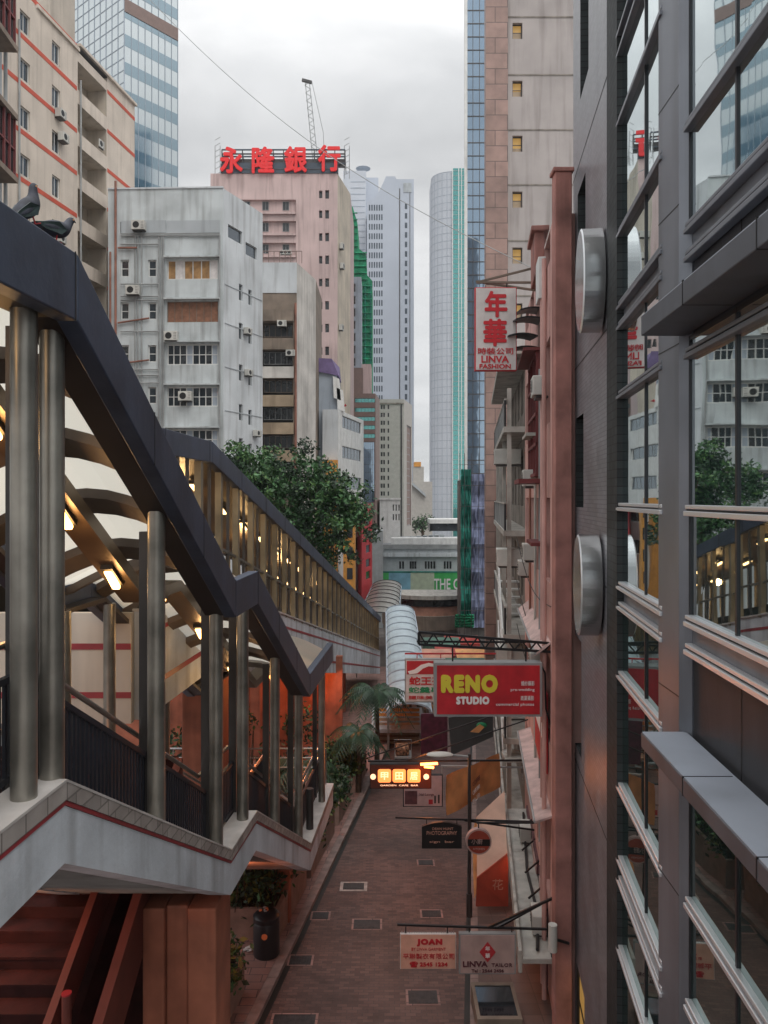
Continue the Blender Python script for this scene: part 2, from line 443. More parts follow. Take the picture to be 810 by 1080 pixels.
# ================================================================== THE SETTING
def sheet(name, quads, mt, h, kind='structure'):
    mb = MB()
    for q in quads:
        mb.poly([(x, y, G(y)+h) for x, y in q], mt)
    return tag(mb.build(name), None, None, kind=kind)
YS = [-40, 0, 10, 20, 30, 40, 60, 80, 120]
q = [[(-400,a),(400,a),(400,b),(-400,b)] for a, b in zip(YS[:-1], YS[1:])]
q += [[(-3000,120),(3000,120),(3000,3000),(-3000,3000)]]
sheet('ground', q, 'ground', -.02)
def lane(name, xa, xb, y0, y1, mt, h):
    n = max(1, int((y1-y0)/10)); e = [y0+(y1-y0)*i/n for i in range(n+1)]
    return sheet(name, [[(SX(xa,a),a),(SX(xb,a),a),(SX(xb,b),b),(SX(xa,b),b)] for a, b in zip(e[:-1], e[1:])], mt, h)
lane('road', -4.33, -.08, -10, 118, 'road', .0)
lane('pavement_left', -13, -4.58, -10, 70, 'paving', .12)
lane('pavement_right', .1, 2.6, -10, 118, 'paving_right', .10)
kb = MB()
for (xa, xb, h) in ((-4.578,-4.352,.115), (-.078,.098,.095)):
    for i in range(0, 70):
        a, b = i*1.0, i*1.0+.985
        kb.hexa([(SX(xa,a),a,G(a)-.05),(SX(xb,a),a,G(a)-.05),(SX(xb,b),b,G(b)-.05),(SX(xa,b),b,G(b)-.05),
                 (SX(xa,a),a,G(a)+h),(SX(xb,a),a,G(a)+h),(SX(xb,b),b,G(b)+h),(SX(xa,b),b,G(b)+h)], 'kerb')
tag(kb.build('kerb'), None, None, kind='structure')
lane('gutter_left', -4.35, -4.22, 0, 70, 'gutter', .004)
lane('gutter_right', -.2, -.08, 0, 70, 'gutter', .004)
# manhole covers in the street
def cover(px, py, w, l, label, frame=True):
    Y = (H)/((py-525)/F+SL); X = PX(px, Y)
    t = thing('manhole_cover', label, 'manhole cover', (X,Y,G(Y)+.004), 'manhole covers in the paving')
    f = MB(); k = MB(); z = lambda y: G(y)
    def ring(mb, a, b, mt, h):
        mb.hexa([(X-a,Y-b,z(Y-b)+.002),(X+a,Y-b,z(Y-b)+.002),(X+a,Y+b,z(Y+b)+.002),(X-a,Y+b,z(Y+b)+.002),
                 (X-a,Y-b,z(Y-b)+h),(X+a,Y-b,z(Y-b)+h),(X+a,Y+b,z(Y+b)+h),(X-a,Y+b,z(Y+b)+h)], mt)
    ring(f, w/2+(.09 if frame else .05), l/2+(.09 if frame else .05), 'coverframe' if frame else 'paving', .008); ring(k, w/2, l/2, 'iron', .014)
    for i in range(-3, 4):
        xx = X+i*w/8; k.hexa([(xx-.015,Y-l*.42,z(Y-l*.42)+.01),(xx+.015,Y-l*.42,z(Y-l*.42)+.01),(xx+.015,Y+l*.42,z(Y+l*.42)+.01),(xx-.015,Y+l*.42,z(Y+l*.42)+.01),
                 (xx-.015,Y-l*.42,z(Y-l*.42)+.02),(xx+.015,Y-l*.42,z(Y-l*.42)+.02),(xx+.015,Y+l*.42,z(Y+l*.42)+.02),(xx-.015,Y+l*.42,z(Y+l*.42)+.02)], 'iron')
    f.build('frame', t); k.build('cover', t)
cover(373, 935, .6, .45, 'black cover in a pale square frame in mid street, the brightest frame')
cover(387, 975, .68, .5, 'dull grey cover in mid street, just below the pale-framed one', False)
cover(338, 966, .42, .4, 'small dark cover touching the left gutter beside the planter', False)
cover(317, 1013, .5, .42, 'dark cover beside the left gutter level with the litter bin', False)
cover(446, 1052, .62, .5, 'worn cover in the street just below the peach tailor signboard', False)
cover(310, 1078, .85, .5, 'large dark cover at the bottom edge of the street by the kerb', False)
cover(455, 964, .5, .4, 'faint cover directly above the peach signboard hanging over the street', False)
cover(449, 910, .45, .4, 'faint cover in the street below the black arched shop sign', False)

# world: overcast sky
w = bpy.data.worlds.new('World'); bpy.context.scene.world = w; w.use_nodes = True
N = w.node_tree.nodes; L = w.node_tree.links; N.clear()
out = N.new('ShaderNodeOutputWorld'); sky = N.new('ShaderNodeTexSky'); sky.sky_type = 'NISHITA'; sky.sun_disc = False
SUN_EL, SUN_AZ = 55, 150
sky.sun_elevation = math.radians(SUN_EL); sky.sun_rotation = math.radians(SUN_AZ)
b1 = N.new('ShaderNodeBackground'); b1.inputs[1].default_value = .06; L.new(sky.outputs[0], b1.inputs[0])
tc = N.new('ShaderNodeTexCoord'); mp = N.new('ShaderNodeMapping'); mp.inputs['Scale'].default_value = (1.3,1.3,3.2); L.new(tc.outputs['Generated'], mp.inputs[0])
nz = N.new('ShaderNodeTexNoise'); nz.inputs['Scale'].default_value = 1.7; nz.inputs['Detail'].default_value = 7; nz.inputs['Roughness'].default_value = .55; nz.inputs['Distortion'].default_value = .4
L.new(mp.outputs[0], nz.inputs['Vector'])
cr = N.new('ShaderNodeValToRGB'); cr.color_ramp.elements[0].position = .33; cr.color_ramp.elements[1].position = .68
cr.color_ramp.elements[0].color = (.385,.395,.405,1); cr.color_ramp.elements[1].color = (.70,.70,.70,1)
L.new(nz.outputs['Fac'], cr.inputs[0])
# an overcast sky is brightest overhead
sp = N.new('ShaderNodeSeparateXYZ'); L.new(tc.outputs['Generated'], sp.inputs[0])
mr = N.new('ShaderNodeMapRange'); mr.inputs[1].default_value = .42; mr.inputs[2].default_value = 1.0; mr.inputs[3].default_value = 1.0; mr.inputs[4].default_value = 3.1
L.new(sp.outputs[2], mr.inputs[0])
b2 = N.new('ShaderNodeBackground'); L.new(cr.outputs[0], b2.inputs[0])
mr2 = N.new('ShaderNodeMapRange'); mr2.inputs[1].default_value = .0; mr2.inputs[2].default_value = .38; mr2.inputs[3].default_value = 1.22; mr2.inputs[4].default_value = .97
L.new(sp.outputs[2], mr2.inputs[0]); mm = N.new('ShaderNodeMath'); mm.operation = 'MULTIPLY'; L.new(mr.outputs[0], mm.inputs[0]); L.new(mr2.outputs[0], mm.inputs[1]); L.new(mm.outputs[0], b2.inputs[1])
ms = N.new('ShaderNodeMixShader'); ms.inputs[0].default_value = .93; L.new(b1.outputs[0], ms.inputs[1]); L.new(b2.outputs[0], ms.inputs[2]); L.new(ms.outputs[0], out.inputs[0])
sl = bpy.data.lights.new('sun', 'SUN'); sl.energy = 1.1; sl.angle = math.radians(40); sl.color = (1,.96,.9)
so = bpy.data.objects.new('sun', sl); C.objects.link(so); 
az = math.radians(SUN_AZ); el = math.radians(SUN_EL)
dirv = Vector((math.sin(az)*math.cos(el), math.cos(az)*math.cos(el), math.sin(el)))
so.rotation_euler = dirv.to_track_quat('Z','Y').to_euler(); so.location = (20,-30,60)

cd = bpy.data.cameras.new('camera'); cam = bpy.data.objects.new('camera', cd); C.objects.link(cam)
cam.location = (0,0,H); cam.rotation_euler = (math.pi/2,0,0)
cd.sensor_fit = 'VERTICAL'; cd.sensor_height = 36; cd.lens = 27; cd.shift_y = -15/1080; cd.clip_end = 6000; cd.clip_start = .1
sc = bpy.context.scene; sc.camera = cam
sc.view_settings.view_transform = 'Standard'; sc.view_settings.look = 'None'; sc.view_settings.exposure = .46; sc.view_settings.gamma = 1
sc.cycles.use_denoising = True; sc.cycles.max_bounces = 6; sc.cycles.diffuse_bounces = 3; sc.cycles.glossy_bounces = 4; sc.cycles.volume_bounces = 0

def lamp_light(loc, energy, col, r=.15, name='lamp_light', parent=None, spot=False):
    l = bpy.data.lights.new(name, 'POINT'); l.energy = energy; l.color = col; l.shadow_soft_size = r
    o = bpy.data.objects.new(name, l); C.objects.link(o); o.location = loc
    return o

# ================================================================== COVERED STAIRCASE (left foreground)
def SXo(Y, off=0): return -2.766+.0577*Y+off
stair = thing('covered_staircase', 'roofed grey concrete footbridge staircase descending along the left of the street', 'staircase', (-3.5,10.6,G(10.6)))
base = [(1.0,-2.15),(5.84,-2.15),(10.75,-4.93),(12.33,-5.03),(18.03,-8.12),(22.3,-8.3)]
roof = [(1.0,1.81),(5.70,1.81),(10.39,-1.12),(11.75,-1.12),(16.9,-3.88),(20.95,-3.96)]
base = [(y, H+z) for y, z in base]; roof = [(y, H+z) for y, z in roof]
def lerp(pl, Y):
    for (a,za),(b,zb) in zip(pl[:-1], pl[1:]):
        if Y <= b: return za+(zb-za)*(Y-a)/(b-a)
    return pl[-1][1]
def zline(off, dz): return [Vector((SXo(y,off), y, z+dz)) for y, z in base]
WID = 2.35
def slab(mb, oa, ob, d0, d1, mt, line=base, X=SXo):
    for (a,za),(b,zb) in zip(line[:-1], line[1:]):
        mb.hexa([(X(a,oa),a,za+d0),(X(a,ob),a,za+d0),(X(b,ob),b,zb+d0),(X(b,oa),b,zb+d0),
                 (X(a,oa),a,za+d1),(X(a,ob),a,za+d1),(X(b,ob),b,zb+d1),(X(b,oa),b,zb+d1)], mt)
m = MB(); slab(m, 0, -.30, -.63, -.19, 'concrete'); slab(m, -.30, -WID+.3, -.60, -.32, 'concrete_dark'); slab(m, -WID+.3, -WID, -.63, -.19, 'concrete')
m.build('stair_slab', stair)
m = MB(); slab(m, .008, -.30, -.187, -.15, 'redstripe'); slab(m, -WID+.3, -WID-.008, -.187, -.15, 'redstripe'); m.build('red_band', stair)
m = MB(); slab(m, .016, -.30, -.148, -.012, 'copingtile'); slab(m, -WID+.3, -WID-.016, -.148, -.012, 'copingtile'); m.build('tiled_parapet', stair)
m = MB(); slab(m, .02, -.33, -.010, .012, 'copingtop'); slab(m, -WID+.33, -WID-.02, -.010, .012, 'copingtop'); m.build('coping', stair)
for (a,za),(b,zb) in ((base[1],base[2]),(base[3],base[4])):
    m = MB(); n = int((za-zb)/.165)
    for i in range(n):
        y0 = a+(b-a)*i/n; y1 = a+(b-a)*(i+1)/n; z = za-(za-zb)*(i+1)/n-.15
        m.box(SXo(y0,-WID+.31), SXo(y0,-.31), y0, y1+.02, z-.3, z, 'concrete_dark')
    m.build('steps', stair)
# fascia
def RX(Y, off=0): return -2.60+.0577*Y+off
m = MB(); slab(m, 0, -.16, -.50, 0, 'fascia', roof, RX); slab(m, -WID-.2, -WID-.36, -.5, 0, 'fascia', roof, RX)
# panel joints
m.build('roof_fascia', stair, bevel=.012)
for Y in (3.2, 5.66, 7.3, 8.9, 10.37, 11.73, 13.4, 15.2, 16.88, 19):
    z = lerp(roof, Y); m = MB(); m.box(RX(Y,0)-.003, RX(Y,.004), Y-.006, Y+.006, z-.505, z+.004, 'black'); m.build('fascia_joint', stair)
m = MB(); slab(m, -.16, -.42, -.47, -.40, 'soffit', roof, RX); slab(m, -WID-.2, -WID+.02, -.47, -.40, 'soffit', roof, RX); m.build('soffit', stair)
# arched translucent roof
def arch(Y, t, lift=0):   # t 0..1 across
    return Vector((RX(Y, -.16-(WID+.02)*t), Y, lerp(roof, Y)-.12+lift+.42*math.sin(math.pi*t)))
m = MB(); T = [i/10 for i in range(11)]
ys = [1.0+.5*i for i in range(41)]
for a, b in zip(ys[:-1], ys[1:]):
    if b > 20.9: break
    for t0, t1 in zip(T[:-1], T[1:]):
        m.poly([arch(a,t0),arch(a,t1),arch(b,t1),arch(b,t0)], 'panel_roof')
for y in ys[::2]:
    if y > 20.9: continue
    rb = MB(); dz = (lerp(roof,y+.13)-lerp(roof,y-.13))/.26
    for t0, t1 in zip(T[:-1], T[1:]):
        p, q_ = arch(y,t0,-.03), arch(y,t1,-.03); e = Vector((0,.15,.15*dz)); h_ = Vector((0,0,-.11))
        rb.hexa([p-e+h_,q_-e+h_,q_+e+h_,p+e+h_,p-e,q_-e,q_+e,p+e], 'ribmetal')
    rb.build('rib', stair)
m.build('roof_panels', stair)
# longitudinal beams with lamps
m = MB()
for (a,za),(b,zb) in zip(roof[:-1], roof[1:]):
    for off in (-1.35,):
        m.beam((RX(a,off),a,za-.22),(RX(b,off),b,zb-.22), .34, .16, 'bronze')
m.build('centre_beam', stair)
lampm = []
for Y in (4.0, 6.9, 8.3, 9.6, 11.3, 13.3, 15.4, 18.0):
    z = lerp(roof, Y)-.34; zz = lerp(roof, Y+.2)-.34; z0 = lerp(roof, Y-.2)-.34
    m = MB(); m.beam((RX(Y,-1.35),Y-.2,z0),(RX(Y,-1.35),Y+.2,zz), .15, .07, 'darksteel'); lo = m.build('lamp', stair)
    m = MB(); m.beam((RX(Y,-1.35),Y-.16,z0-.055+ .0),(RX(Y,-1.35),Y+.16,zz-.055), .10, .06, 'lamp'); m.build('diffuser', lo, bevel=.02)
    lamp_light((RX(Y,-1.35),Y,z-.22), 7, (1,.58,.24), .08)
# columns
for Y in (3.3, 5.48, 5.89, 8.15, 10.45, 11.94, 14.45, 17.1, 20.8):
    zt = lerp(roof, Y)-.42; zb = lerp(base, Y)+.0
    for off in (-.12, -WID+.16):
        r = .092
        m = MB(); m.tube([(SXo(Y,off),Y,zb),(SXo(Y,off),Y,zt)], r, 'steel', 20); c_ = m.build('column', stair)
        if off > -1:
            m = MB(); m.box(SXo(Y+.34,-.42), SXo(Y+.34,-.30), Y+.30, Y+.38, lerp(base,Y+.34)-.1, lerp(roof,Y+.34)-.44, 'darksteel'); m.build('rear_post', stair)
# railings: handrail, top rail, dark mesh panels on both sides
for off in (-.36, -WID+.36):
    m = MB(); hr = MB()
    for (a,za),(b,zb) in zip(base[:-1], base[1:]):
        m.beam((SXo(a,off),a,za+.80),(SXo(b,off),b,zb+.80), .05, .05, 'railpanel')
        m.beam((SXo(a,off),a,za+.06),(SXo(b,off),b,zb+.06), .04, .05, 'railpanel')
        n = int((b-a)/.085)
        for i in range(n):
            y = a+(b-a)*i/n; z = za+(zb-za)*i/n
            m.box(SXo(y,off)-.012, SXo(y,off)+.012, y-.019, y+.019, z+.05, z+.80, 'railpanel')
    m.build('railing', stair)
    hr.tube([(SXo(y,off-.10 if off > -1 else off+.10),y,z+1.03) for y, z in base], .028, 'rail', 8); hr.build('handrail', stair)
# bottom landing with white rails where the stair turns
m = MB()
for z in (.5, .78, 1.05):
    zz = base[-1][1]+z
    m.tube([(SXo(22.2,-.42),22.2,zz),(SXo(22.2,-WID-2.4),22.2,zz)], .025, 'rail', 8)
    m.tube([(SXo(18.4,-.42),18.4,zz),(SXo(22.2,-.42),22.2,zz)], .025, 'rail', 8)
for k in range(5): m.tube([(SXo(22.2,-.2-k*1.1),22.2,base[-1][1]-.1),(SXo(22.2,-.2-k*1.1),22.2,base[-1][1]+1.05)], .022, 'rail', 8)
m.build('landing_rail', stair)
m = MB()
for k in range(3): m.tube([(SXo(19.0,-WID-.2-k),19.0,base[-1][1]-.1),(SXo(19.0,-WID-.2-k),19.0,base[-1][1]+1.05)], .022, 'rail', 8)
for z in (.5,.78,1.05): m.tube([(SXo(19.0,-WID-.2),19.0,base[-1][1]+z),(SXo(19.0,-WID-2.3),19.0,base[-1][1]+z)], .025, 'rail', 8)
m.build('landing_rail', stair)
m = MB(); m.box(SXo(20,-WID-2.6), SXo(20,-WID-.05), 18.9, 22.3, base[-1][1]-.6, base[-1][1]-.12, 'concrete'); m.build('landing_slab', stair)
m = MB(); m.tube([(SXo(18.9,-.15),18.9,base[-1][1]-.0),(SXo(18.9,-.15),18.9,base[-1][1]+1.15)], .09, 'darksteel', 14); m.build('bollard_post', stair)
# supports under the stair
m = MB()
X0, X1 = PX(150,10.5), PX(228,10.5)
m.box(X0, X0+.30, 10.5, 11.5, G(11)-.2, H-5.62, 'terracotta'); m.box(X0+.302, X1-.40, 10.58, 11.45, G(11)-.2, H-5.62, 'terracotta'); m.box(X1-.398, X1, 10.5, 11.5, G(11)-.2, H-5.62, 'terracotta')
pass
m.build('support_pier', stair, bevel=.03)
m = MB(); m.box(SXo(20,-1.6), SXo(20,-.8), 19.6, 20.4, G(20)-.2, H-8.9, 'terracotta'); m.build('support_pier', stair, bevel=.03)

# dark red flight underneath
low = thing('lower_staircase', 'dark red tiled flight of steps under the footbridge at lower left', 'staircase', (-5.2,9,G(9)))
m = MB(); XR = -3.97
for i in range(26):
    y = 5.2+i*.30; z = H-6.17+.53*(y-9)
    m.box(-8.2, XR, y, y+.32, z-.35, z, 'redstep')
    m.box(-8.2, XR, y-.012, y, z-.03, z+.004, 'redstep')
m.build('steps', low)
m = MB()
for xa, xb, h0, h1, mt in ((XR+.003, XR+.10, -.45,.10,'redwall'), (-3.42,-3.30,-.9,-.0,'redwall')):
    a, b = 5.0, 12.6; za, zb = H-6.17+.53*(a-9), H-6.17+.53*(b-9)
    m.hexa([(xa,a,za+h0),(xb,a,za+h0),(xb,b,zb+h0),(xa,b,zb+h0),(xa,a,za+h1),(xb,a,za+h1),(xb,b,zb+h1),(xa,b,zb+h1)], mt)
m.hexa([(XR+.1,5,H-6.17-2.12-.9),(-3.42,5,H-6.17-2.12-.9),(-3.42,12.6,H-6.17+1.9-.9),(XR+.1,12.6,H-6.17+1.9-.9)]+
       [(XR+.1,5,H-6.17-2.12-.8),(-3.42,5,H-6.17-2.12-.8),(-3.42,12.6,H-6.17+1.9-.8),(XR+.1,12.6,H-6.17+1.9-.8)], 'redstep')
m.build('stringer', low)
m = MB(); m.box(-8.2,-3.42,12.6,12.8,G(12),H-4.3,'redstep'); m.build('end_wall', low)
m = MB(); m.tube([(-3.72,9.0,H-7.2),(-3.72,9.0,H-5.82)], .055, 'redwall', 14); m.tube([(-3.72,9.0,H-5.82),(-3.72,9.0,H-5.80)], .058, 'redpaint', 14); m.build('rail_post', low)

# ================================================================== ESCALATOR WALKWAY (behind)
def BX(Y, off=0): return -5.0+.0746*Y+off
walk = thing('escalator_walkway', 'long covered escalator walkway sloping down behind the staircase, windows glowing yellow', 'footbridge', (-4,35,G(35)))
wr = [(12.8,H+1.23),(16.4,H+1.2),(62,H-9.6)]; wsill = [(12.8,H-1.9),(16.4,H-1.9),(62,H-12.4)]
def tall(mb, pa, da, pb, db, oa, ob, mt):
    Ys = [12.8,16.4,62]
    for a, b in zip(Ys[:-1], Ys[1:]):
        za, zb = lerp(pa,a)+da, lerp(pa,b)+da; ta, tb = lerp(pb,a)+db, lerp(pb,b)+db
        mb.hexa([(BX(a,oa),a,za),(BX(a,ob),a,za),(BX(b,ob),b,zb),(BX(b,oa),b,zb),(BX(a,oa),a,ta),(BX(a,ob),a,ta),(BX(b,ob),b,tb),(BX(b,oa),b,tb)], mt)
BW = 3.0
m = MB(); tall(m, wr,-.45, wr,0, .12,-.06,'fascia'); tall(m, wr,-.45, wr,0, -BW-.12,-BW+.06,'fascia'); m.build('roof_fascia', walk, bevel=.012)
for Y in [13.6+2.6*i for i in range(18)]:
    z = lerp(wr, Y); m = MB(); m.box(BX(Y,.12)-.003, BX(Y,.125), Y-.01, Y+.01, z-.455, z+.004, 'black'); m.build('fascia_joint', walk)
m = MB(); tall(m, wr,-.10, wr,-.03, -.06,-BW+.06,'rooftop'); m.build('roof', walk)
m = MB(); tall(m, wr,-.42, wr,-.34, -.07,-BW+.07,'bronze'); m.build('ceiling', walk)
m = MB(); tall(m, wsill,-1.8, wsill,0, .06,-.12,'concrete'); tall(m, wsill,-1.8, wsill,0, -BW+.12,-BW-.06,'concrete'); tall(m, wsill,-1.75, wsill,-1.3, -.12,-BW+.12,'concrete_dark'); m.build('parapet', walk)
m = MB(); tall(m, wsill,-.42, wsill,-.34, .066,.05,'redstripe'); tall(m, wsill,-1.35, wsill,-1.25, .066,.05,'redstripe'); m.build('red_band', walk)
m = MB(); tall(m, wsill,.003, wsill,.05, .09,-.15,'copingtop'); m.build('coping', walk)
Y = 12.95; k = 0
while Y < 61.5:
    zb, zt = lerp(wsill,Y)+.05, lerp(wr,Y)-.42
    for off in (-.0, -BW):
        m = MB(); m.box(BX(Y,off)-.07, BX(Y,off)+.07, Y-.10, Y+.10, zb-.1, zt+.1, 'bronze' if off else 'postmetal')
        m.build('post', walk)
        m = MB(); y2 = Y+.72; zb2, zt2 = lerp(wsill,y2)+.05, lerp(wr,y2)-.42; m.box(BX(y2,off)-.03, BX(y2,off)+.03, y2-.035, y2+.035, zb2, zt2, 'darksteel'); m.build('mullion', walk)
    Y += 1.44; k += 1
m = MB()
for off in (-.0,):
    for d in (.95,):
        tall(m, wsill, d, wsill, d+.06, off+.03, off-.03, 'steel')
m.build('window_rail', walk)
m = MB()
for i in range(150):
    y = 12.9+i*.33
    m.box(BX(y,-BW+.5), BX(y,-.6), y, y+.33, lerp(wsill,y)-1.3, lerp(wsill,y)-.9, 'darksteel')
m.build('escalator_steps', walk)
m = MB()
for off in (-.55,-1.6,-BW+.45):
    m2 = [(y, z) for y, z in wsill]
    for (a,za),(b,zb) in zip(m2[:-1], m2[1:]): m.beam((BX(a,off),a,za-.1),(BX(b,off),b,zb-.1), .09, 1.0, 'blacksteel')
m.build('balustrade', walk)
m = MB(); m.box(BX(12.8,-BW)-.1, BX(12.8,-.12), 12.65, 12.79, H-3.72, H-1.9, 'creamshade'); m.box(BX(12.8,-BW)-.1, BX(12.8,-.12), 12.64, 12.65, H-2.5, H-2.4, 'redstripe'); m.box(BX(12.8,-BW)-.1, BX(12.8,-.12), 12.64, 12.65, H-3.3, H-3.2, 'redstripe'); m.build('end_panel', walk)
for i in range(22):
    y = 13.4+i*2.2
    for off in (-.8, -2.2):
        z = lerp(wr, y)-.50; z2 = lerp(wr, y+.9)-.5
        m = MB(); m.beam((BX(y,off),y,z),(BX(y,off),y+.8,z2), .12, .09, 'darksteel'); lo = m.build('ceiling_lamp', walk)
        m = MB(); m.beam((BX(y,off),y+.04,z-.065),(BX(y,off),y+.76,z2-.065), .09, .04, 'lamp_soft'); m.build('diffuser', lo)
for y in (14, 19, 25, 31, 39, 48, 57):
    lamp_light((BX(y,-1.5),y,lerp(wr,y)-1.0), 34, (1,.62,.26), .12)
# under-deck orange lamps
for px, py, Y in ((363,713,34.5),(379,713,38.5),(268,712,24.5),(310,713,28)):
    p = P(px,py,Y)
    z = lerp(wsill, Y)-1.80 
    X = BX(Y,-.5)
    m = MB(); m.tube([(X,Y,z),(X,Y,z-.06)], .22, 'darksteel', 14); lo = m.build('under_lamp', walk)
    m = MB(); m.tube([(X,Y,z-.062),(X,Y,z-.16)], .18, 'lamp_orange', 14); m.build('diffuser', lo)
    lamp_light((X,Y,z-.35), 65, (1,.26,.07), .15)
for Y in (21, 30, 39, 48):
    m = MB(); z = lerp(wsill, Y)-1.75; m.box(BX(Y,-2.1), BX(Y,-1.0), Y, Y+1.0, G(Y)-.2, z, 'terracotta'); m.build('support_pier', walk, bevel=.03)
# orange wall of the shop front below the walkway
ow = MB(); 
for (a, b, x0, x1) in ((27,27.3,-9.5,-6.6),(36,36.3,-9,-1.95)):
    ow.box(x0,x1,a,b,G(a)-.1,G(a)+5.0,'terracotta')
for i in range(6):
    x = -8.6+i*1.1; ow.box(x,x+.08,35.93,36,G(36),G(36)+5.0,'redwall')
tag(ow.build('underpass_wall'), 'terracotta orange wall lit by lamps under the escalator walkway', 'wall')
# warm light near the lower left flight
lamp_light((-4.9,13.5,H-6.3), 30, (1,.24,.09), .2)
m = MB(); m.box(-5.25,-5.1,9.3,9.45,H-4.75,H-4.6,'lamp_orange'); m.box(-5.27,-5.08,9.28,9.47,H-4.598,H-4.0,'darksteel'); m.build('under_lamp', stair); lamp_light((-5.05,9.3,H-4.95), 30, (1,.34,.11), .12)
m = MB(); m.tube([(-4.9,13.5,H-6.1),(-4.9,13.5,H-6.25)], .14, 'lamp_orange', 12); m.tube([(-4.9,13.5,H-5.4),(-4.9,13.5,H-6.1)], .02, 'darksteel', 6); m.build('under_lamp', stair)
for (lx, ly, en) in ((-3.0,15.2,26),(-4.1,12.6,16)):
    lz = lerp(base,ly)-.60
    m = MB(); m.tube([(lx,ly,lz),(lx,ly,lz-.06)], .16, 'darksteel', 14); lo = m.build('under_lamp', stair)
    m = MB(); m.tube([(lx,ly,lz-.062),(lx,ly,lz-.13)], .12, 'lamp_orange', 14); m.build('diffuser', lo)
    lamp_light((lx,ly,lz-.35), en, (1,.34,.12) if ly < 12 else (1,.24,.1), .12)
# ================================================================== GLASS OFFICE BUILDING (right foreground)
gl = thing('office_building', 'glass and grey metal office building filling the right edge, mirror windows', 'office building', (3.4,8,G(8)))
def Yst(x, X0): return X0/((x-405)/F-.117)
TOPZ = H+12; BOTZ = G(10)-.2
# tiled end wall
ya, yb = 15.45, Yst(641,2.0)
fw = Face((SX(2.0,ya),ya),(SX(2.0,yb),yb))
slits = []
for (x0,y0,y1) in ((616,-60,90),(613,195,330),(611,439,535),(609,672,790),(612,1032,1110)):
    u, zc = fw.px(x0, y0); _, zd = fw.px(x0, y1)
    slits.append((max(.1,u-.5), u+.55, zd, zc))
m = MB(); fw.wall(m, BOTZ, TOPZ, slits, 'tilewall', .3, reveal='tiledark')
closed_body(m, [(SX(2,ya),ya),(9,ya),(9,-2),(3.2,-2)], BOTZ, TOPZ, 'tilewall', skip=(2,3))
m.build('tiled_wall', gl)
for i, s_ in enumerate(slits): fw.window(gl, s_, .3 if i < 4 else .08, 1, 2, 'mullion', 'mirrordark' if i < 4 else 'litwin', .05)
for z in [H+zz for zz in (6.33,2.53,-1.35,-5.15)]: m = MB(); fw.box(m, 0, fw.L, z-.012, z+.012, 0, .004, 'black'); m.build('wall_joint', gl)
# dark tiled pilaster
fp = Face((SX(1.985,Yst(641,2.0)),Yst(641,2.0)),(SX(1.985,Yst(652,2.0)+.02),Yst(652,2.0)+.02))
m = MB(); fp.box(m, 0, fp.L, BOTZ, TOPZ, -.1, 0, 'tiledark'); m.build('dark_pilaster', gl)
# levels
RA = (-1.1, -2.65); DBL = [6.33, 2.53, -1.35, -5.15]; lev = []
for b in [10.13]+DBL:
    lev += [b+.14, b-.14, b-1.1, b-2.65]
lev = sorted([l for l in lev if -9 < l < 11])
def bay(x0Y, x1Y, X0m, seams, big):
    """glass bay on the vertical plane from plan point a to b"""
    f = Face(x0Y, x1Y)
    zs = [BOTZ-H]+lev+[12]
    back = MB(); f.box(back, 0, f.L, BOTZ, TOPZ, -.5, -.07, 'darkpanel'); back.build('bay_back', gl)
    for i, (za, zb) in enumerate(zip(zs[:-1], zs[1:])):
        z0, z1 = H+za, H+zb
        if zb-za < .35:     # spandrel between the double rails
            p = MB(); f.box(p, 0, f.L, z0, z1, -.15, -.06, 'panelmetal'); p.build('spandrel', gl); continue
        nose = [0]+seams+[f.L]
        panel = big and (abs(zb-(-1.49)) < .02)
        if panel:
            zc = H-2.40
            p = MB(); f.box(p, 0, f.L, zc, z1, -.15, -.07, 'panelmetal')
            for s_ in seams: f.box(p, s_-.008, s_+.008, zc, z1, -.07, -.066, 'black')
            p.build('spandrel', gl); z1 = zc-.2
        if big and abs(zb-2.39) < .02:   # panel above the upper ledge
            zc = H+1.80
            p = MB(); f.box(p, 0, f.L, zc, z1, -.15, -.07, 'panelmetal')
            for s_ in seams: f.box(p, s_-.008, s_+.008, zc, z1, -.07, -.066, 'black')
            p.build('spandrel', gl); z1 = zc-.2
        for a, b in zip(nose[:-1], nose[1:]):
            w_ = MB(); fwid = .016
            f.box(w_, a, a+fwid, z0, z1, -.06, -.022, 'mullion'); f.box(w_, b-fwid, b, z0, z1, -.06, -.022, 'mullion')
            f.box(w_, a+fwid, b-fwid, z0, z0+.04, -.06, -.026, 'mullion'); f.box(w_, a+fwid, b-fwid, z1-.04, z1, -.06, -.026, 'mullion')
            wo = w_.build('window', gl)
            pn = MB(); t = random.uniform(-.004,.004)
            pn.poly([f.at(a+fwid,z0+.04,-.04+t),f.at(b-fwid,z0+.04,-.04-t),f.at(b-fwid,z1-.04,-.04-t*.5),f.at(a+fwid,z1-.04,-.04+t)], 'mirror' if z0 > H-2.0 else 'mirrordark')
            pn.build('pane', wo)
    for z in lev:
        r = MB(); zz = H+z
        mt = 'silver' if z < .2 else 'panelmetal'
        f.box(r, 0, f.L, zz-.06, zz-.010, -.06, .035, mt); f.box(r, 0, f.L, zz-.008, zz+.008, -.06, .006, 'black'); f.box(r, 0, f.L, zz+.010, zz+.05, -.06, .018, mt)
        r.build('sill_rail', gl, bevel=.012)
    return f
y0 = Yst(652,2.02); y1 = Yst(699,2.02)
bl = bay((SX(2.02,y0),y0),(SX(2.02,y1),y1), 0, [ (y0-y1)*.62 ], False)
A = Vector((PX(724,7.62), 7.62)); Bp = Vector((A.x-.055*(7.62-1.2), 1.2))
br = bay((A.x,A.y),(Bp.x,Bp.y), 0, [1.16, 2.7, 4.3], True)
